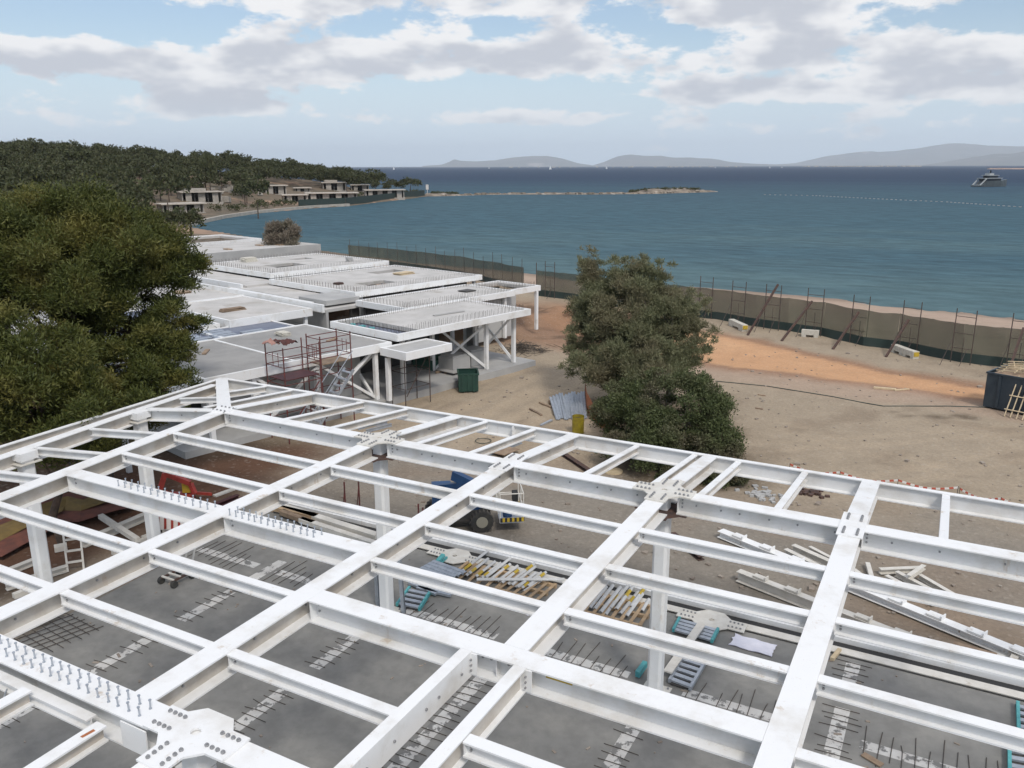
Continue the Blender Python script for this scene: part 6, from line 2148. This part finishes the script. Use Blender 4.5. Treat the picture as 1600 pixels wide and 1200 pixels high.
villa(520, 315, 74, 3.2, 6.5, 'long low villa with a flat roof just above the dark shore net', 4, .10)
villa(602, 309.5, 58, 3.4, 6.5, 'flat roofed villa nearest the point above the dark shore net', 4, .12)
villa(523, 298, 34, 3.6, 7, 'pale square villa on the upper terrace behind the long low one', 2, .1, True)
villa(432, 304, 30, 3.4, 6, 'pale villa half hidden right of the tall dark tree', 2, .2)
villa(317, 317, 56, 3.6, 7, 'villa with deep dark openings left of the tall dark tree', 3, .25, True)
villa(288, 333, 58, 2.6, 6, 'lowest flat roofed villa beside the bay wall, left of the others', 3, .3)
villa(462, 316, 34, 2.6, 5, 'low pale villa shell on the bank just left of the dark shore net', 2, .15)
villa(563, 299, 26, 3.0, 5, 'small pale villa on the upper terrace, right of the square one', 2, .1)
villa(473, 300, 22, 1.6, 5, 'low unfinished walls between the upper villas', 2, .1)
p = RAY(352, 316); z = p.z
tag(MB().box((p.x, p.y, z + .9), (3.6, 3, 1.8), .5).box((p.x, p.y, z + 1.9), (2.6, 2.2, .4), .5).build('site_cabin', M['stone']), 'small white site cabin right of the villa with dark openings', 'cabin')
p = RAY(366, 300); z = p.z
mb = MB()
for k in range(40):
    a = Vector((p.x + rnd.gauss(0, 4), p.y + rnd.gauss(0, 4), 0)); a.z = H1(a.x, a.y) + rnd.uniform(0, 2.2)
    mb.box(a, (rnd.uniform(.8, 2.4), rnd.uniform(.8, 2), rnd.uniform(.6, 1.6)), rnd.uniform(0, 3))
tag(mb.build('rock_outcrop', M['stone']), 'pale broken rock face behind the tall dark tree', 'rock', kind='stuff')
# bay wall and dark shore net
SWP = [W(x, y, SEA_Z) for x, y in far_shore[:7]]
sw = MB()
for a, b in zip(SWP[:-1], SWP[1:]):
    sw.bar((a.x, a.y, SEA_Z + .95), (b.x, b.y, SEA_Z + .95), 1.3, 1.8, top=True)
M['wallpale'] = mat('bay_wall_concrete', (.42, .385, .33), (.34, .31, .27), .5, .9, coord='World')
tag(sw.build('bay_wall', M['wallpale']), kind='structure')
NP_ = [W(x, y, SEA_Z) for x, y in ((470, 326), (500, 324.5), (545, 322), (575, 318.5), (600, 315), (625, 312), (650, 309), (667, 307))]
root = empty('shore_net', NP_[3], 'dark net fence at the water edge below the villas', 'fence')
for a, b in zip(NP_[:-1], NP_[1:]):
    d = (b - a); nn_ = Vector((-d.y, d.x, 0)).normalized() * 1.2
    if nn_.dot(Vector((CAM[0] - a.x, CAM[1] - a.y, 0))) > 0:
        nn_ = -nn_
    MB().bar(a + nn_ + Vector((0, 0, 3.2)), b + nn_ + Vector((0, 0, 3.2)), .12, 3.0, top=True).build('net_panel', M['netdark'], root)
    MB().cyl(a + nn_, a + nn_ + Vector((0, 0, 3.6)), .08, 5).build('post', M['scafbrown'], root)
q = W(658, 305, SEA_Z)
tag(MB().box((q.x, q.y + 6, 1.6), (1.6, .2, 2.6)).cyl((q.x, q.y + 6, -2), (q.x, q.y + 6, .6), .12, 6).build('notice_board', M['tape']), 'small white notice board at the end of the point', 'sign')

# ------------------------------------------------------------------ rocky spit and the gulf
cols_ = np.linspace(664, 1124, 140)
rows_ = np.interp(cols_, [664, 700, 760, 800, 850, 920, 980, 1020, 1124], [307, 306.5, 304.5, 304, 304, 304, 303.5, 303, 300])
hts = np.interp(cols_, [664, 680, 700, 730, 760, 800, 850, 900, 950, 985, 1000, 1030, 1060, 1090, 1110, 1124], [1.6, 1.4, 1.0, .25, .2, .5, .7, .8, .6, .9, 1.6, 2.4, 2.2, 1.7, .8, .1])
V = []
K = 9
for c_, r_, h_ in zip(cols_, rows_, hts):
    p0 = W(c_, r_, SEA_Z)
    d0_ = math.hypot(p0.x - CAM[0], p0.y - CAM[1])
    wd = 10 + 12 * (h_ > 1.2)
    for k in range(K):
        t = k / (K - 1)
        q = at_dist(c_, d0_ + t * wd)
        e = math.sin(math.pi * t) ** .6
        nz_ = float(fbm(np.array([q.x]), np.array([q.y]), 7, 3, 6)[0])
        V.append((q.x, q.y, SEA_Z - .25 + e * (h_ + .25) * (.45 + 1.1 * nz_)))
idx = np.arange(len(cols_) * K).reshape(-1, K)
f = np.stack([idx[:-1, :-1], idx[:-1, 1:], idx[1:, 1:], idx[1:, :-1]], -1).reshape(-1, 4)[:, ::-1]
M['spit'] = mat('spit_rock', (.26, .215, .165), (.14, .115, .09), .25, .95, c3=(.42, .37, .31), s3=.35, t3=(.55, .66), coord='World')
tag(link('rocky_spit', np_mesh('rocky_spit', np.array(V), f), M['spit'], smooth=False), kind='structure')
mb = MB()
for i in range(260):
    c_ = rs.uniform(690, 1112); r_ = float(np.interp(c_, cols_, rows_)); p0 = W(c_, r_, SEA_Z)
    d0_ = math.hypot(p0.x - CAM[0], p0.y - CAM[1])
    q = at_dist(c_, d0_ + rs.uniform(1, 8))
    s_ = rs.uniform(.4, 1.5)
    mb.box((q.x, q.y, SEA_Z + s_ * .3), (s_ * 1.4, s_, s_ * .8), rs.uniform(0, 3))
tag(mb.build('spit_rocks', M['spit']), 'loose rocks along the low spit', 'rocks', kind='stuff')
L_ = []
for i in range(150):
    c_ = rs.uniform(985, 1095) if i < 110 else rs.uniform(672, 715); p0 = W(c_, float(np.interp(c_, cols_, rows_)), SEA_Z); d0_ = math.hypot(p0.x - CAM[0], p0.y - CAM[1])
    q = at_dist(c_, d0_ + rs.uniform(4, 18)); L_.append(np.array((q.x, q.y, SEA_Z + float(np.interp(c_, cols_, hts)) * .9)))
V, F = leaf_cloud(rs, L_, list(rs.uniform(.6, 1.1, len(L_))), [30] * len(L_), .6, .3, .3, .3)
tag(link('spit_scrub', np_mesh('spit_scrub', V, F), M['scrub']), 'low brown scrub on the end of the spit', 'scrub', kind='stuff')

# sailing boats
M['sail'] = mat('sail_cloth', (.85, .85, .84), rough=.7)


def sailboat(x, dist_, h, label, lean=.0):
    p = at_dist(x, dist_, SEA_Z)
    root = empty('sailing_boat', p, label, 'sailing boat', 'sailing boats on the gulf')
    d = Vector((math.cos(YAW), -math.sin(YAW), 0))
    hl = MB()
    n_ = Vector((-d.y, d.x, 0))
    L_ = h * .62
    hl.add([p + d * (-L_ / 2), p + d * (L_ / 2), p + d * (L_ / 2 * .9) + n_ * L_ * .12, p + d * (-L_ / 2) + n_ * L_ * .14,
            p + d * (-L_ / 2) + Vector((0, 0, .1 * h)), p + d * (L_ / 2 * 1.1) + Vector((0, 0, .1 * h)), p + d * (L_ / 2 * .9) + n_ * L_ * .14 + Vector((0, 0, .1 * h)), p + d * (-L_ / 2) + n_ * L_ * .16 + Vector((0, 0, .1 * h))],
           [(0, 1, 5, 4), (1, 2, 6, 5), (2, 3, 7, 6), (3, 0, 4, 7), (4, 5, 6, 7), (3, 2, 1, 0)])
    hl.build('hull', M['sail'], root)
    m0 = p + n_ * L_ * .07
    MB().cyl(m0, m0 + Vector((0, 0, h)), h * .008, 5).build('mast', M['galv'], root)
    MB().slab([(0, 0), (1, 0), (1, .01), (0, .01)], 0, 0.01) if False else None
    for a, b, nm in ((-.42, .0, 'mainsail'), (.02, .46, 'jib_sail')):
        s0, s1 = m0 + d * (L_ * a) + Vector((0, 0, h * .13)), m0 + d * (L_ * b) + Vector((0, 0, h * .13))
        tp = m0 + Vector((0, 0, h * (.97 if a < 0 else .85))) + d * (.01 * h if a > 0 else -.01 * h)
        o_ = n_ * .08
        MB().add([s0, s1, tp, s0 + o_, s1 + o_, tp + o_], [(0, 1, 2), (5, 4, 3), (0, 3, 4, 1), (1, 4, 5, 2), (2, 5, 3, 0)]).build(nm, M['sail'], root)


for x, d_, h, l_ in ((615, 4300, 15, 'white sailing boat beyond the headland, leftmost of all'), (860, 4000, 18, 'largest white sailing boat, below the left island'), (948, 4600, 14, 'small white sailing boat in the gap between the islands'),
                     (764, 5600, 12, 'tiny white sailing boat left of the largest one'), (1118, 5600, 11, 'tiny white sailing boat below the right island'), (1203, 5200, 12, 'tiny white sailing boat right of the islands'), (1222, 5600, 11, 'rightmost tiny white sailing boat')):
    sailboat(x, d_, h, l_)

# motor yacht
p = at_dist(1551, 690, SEA_Z)
yh = math.atan2(p.y - CAM[1], p.x - CAM[0]) - R(38)
My = Matrix.Rotation(yh, 3, 'Z')
Yp = lambda a, b, c: p + My @ Vector((a, b, c))
M['hull'] = mat('yacht_hull_grey', (.085, .10, .105), (.075, .085, .09), .4, .3)
M['superw'] = mat('yacht_white', (.36, .375, .375), rough=.4)
M['glass'] = mat('yacht_glass', (.02, .025, .03), rough=.1)
ya = empty('motor_yacht', p, 'grey motor yacht with stepped decks anchored at the right', 'yacht')
def hull_sec(a, hwid, z1, zk):
    return [Yp(a, -hwid, z1), Yp(a, -hwid * .8, SEA_Z * 0 + .0 - .3), Yp(a, hwid * .8, -.3), Yp(a, hwid, z1)]
secs = [hull_sec(a, w_, z1, 0) for a, w_, z1 in ((-15, 3.2, 1.0), (-10.5, 3.4, 1.2), (-8, 3.4, 3.6), (0, 3.5, 3.9), (8, 2.6, 4.2), (13, 1.2, 4.6), (16.5, .12, 5.0))]
mb = MB(); vs = [q for s in secs for q in s]; fs = []
for i in range(len(secs) - 1):
    for k in range(3):
        fs.append((i * 4 + k, i * 4 + k + 1, i * 4 + 5 + k, i * 4 + 4 + k))
    fs.append((i * 4 + 3, i * 4, i * 4 + 4, i * 4 + 7))
fs += [(3, 2, 1, 0), (len(vs) - 4, len(vs) - 3, len(vs) - 2, len(vs) - 1)]
mb.add(vs, fs); mb.build('hull', M['hull'], ya)
for (a0, a1, hw_, z0, z1, mt, nm) in ((-8, 8, 2.6, 3.7, 5.6, 'glass', 'saloon_windows'), (-10, 9.2, 3.1, 5.6, 5.95, 'superw', 'upper_deck'), (-5, 5, 2.2, 5.95, 7.6, 'glass', 'bridge_windows'), (-7, 6, 2.5, 7.6, 7.9, 'superw', 'fly_deck'),
                                      (-4, 1, 1.8, 7.9, 9.2, 'superw', 'hardtop'), (-14.8, -10.4, 2.9, 1.0, 1.3, 'superw', 'swim_platform')):
    MB().slab([tuple(Yp(a, b, 0)[:2]) for a, b in ((a0, -hw_), (a1, -hw_ * .75), (a1, hw_ * .75), (a0, hw_))], SEA_Z + z0, SEA_Z + z1).build(nm, M[mt], ya)
for s in (-1, 1):
    MB().bar(Yp(-13.5, s * 2.9, 1.1), Yp(-8, s * 3.1, 5.6), .5, .7).build('stern_wing', M['superw'], ya)
    MB().cyl(Yp(-1 + s, s * .8, 9.2), Yp(-1 + s, s * .8, 11.2), .5, 10).build('radome', M['glass'], ya)
MB().bar(Yp(-2, 0, 9.2), Yp(-1, 0, 11), .3, 1.2).build('mast', M['superw'], ya)
# breakwater at the right and the line of buoys
a, b = at_dist(1545, 3400, SEA_Z), at_dist(1660, 3500, SEA_Z)
mb = MB().bar(a + Vector((0, 0, 4)), b + Vector((0, 0, 4)), 18, 5, top=True)
for i in range(40):
    q = a.lerp(b, rs.random()); s_ = rs.uniform(3, 7)
    mb.box((q.x + rs.uniform(-8, 8), q.y - 8 + rs.uniform(-3, 3), SEA_Z + 1.5), (s_, s_, s_ * .7), rs.uniform(0, 3))
M['bwater'] = mat('breakwater_stone', (.60, .42, .33), (.50, .36, .29), .1, .9, coord='World')
tag(mb.build('breakwater', M['bwater']), 'long pinkish breakwater on the right horizon', 'breakwater')
bl = MB()
pp = [(1195, 304), (1270, 305.5), (1340, 309), (1400, 312), (1480, 315.5), (1560, 321), (1640, 326)]
P = [W(x, y, SEA_Z + .1) for x, y in pp]
for a, b in zip(P[:-1], P[1:]):
    n_ = int((b - a).length / 2.6)
    for i in range(n_):
        q = a.lerp(b, i / n_)
        bl.box(q, (.8, .3, .2), .3)
tag(bl.build('buoy_line', M['wallgrey']), 'faint line of pale floats across the bay at the right', 'buoy line', kind='stuff')
# white waterfront far across the gulf
mb = MB()
for i in range(70):
    c_ = rs.uniform(1255, 1440); q = at_dist(c_, 9000 + rs.uniform(-200, 200), SEA_Z)
    s_ = rs.uniform(8, 16)
    mb.box((q.x, q.y, SEA_Z + s_ * .3), (s_ * 3, s_, s_ * .9), rs.uniform(0, 3))
for i in range(50):
    c_ = rs.choice([1040, 1110, 980, 800, 870]) + rs.normal() * 22; q = at_dist(c_, 9000, SEA_Z); s_ = rs.uniform(6, 13)
    mb.box((q.x, q.y, SEA_Z + s_ * .4), (s_ * 2, s_, s_ * .9), rs.uniform(0, 3))
tag(mb.build('waterfront_town', M['villaroof']), 'far white waterfront buildings under the hazy ridges', 'town', kind='stuff')

# loose stones, clods and offcuts trodden into the site
mb = MB()
for i in range(1500):
    x, y = rs.uniform(-10, 24), rs.uniform(5.4, 44)
    if rs.random() > (1.0 if y < 18 else .35):
        continue
    s_ = rs.uniform(.03, .11) * (1.6 if rs.random() < .06 else 1)
    mb.box((x, y, G(x, y) + s_ * .2), (s_ * rs.uniform(.8, 1.8), s_, s_ * .7), rs.uniform(0, 3))
M['pebble'] = mat('loose_stone', (.34, .29, .24), (.22, .18, .145), 2.0, .9, coord='World')
tag(mb.build('loose_stones', M['pebble']), 'loose stones and clods scattered over the site', 'stones', kind='stuff')
mb = MB()
for i in range(170):
    x, y = rs.uniform(-7.5, 17), rs.uniform(-9, 3.6)
    s_ = rs.uniform(.02, .06)
    mb.box((x, y, .012), (s_ * rs.uniform(1, 3.5), s_, .02), rs.uniform(0, 3))
tag(mb.build('slab_crumbs', M['pebble']), 'concrete crumbs and offcuts lying on the slab', 'crumbs', kind='stuff')
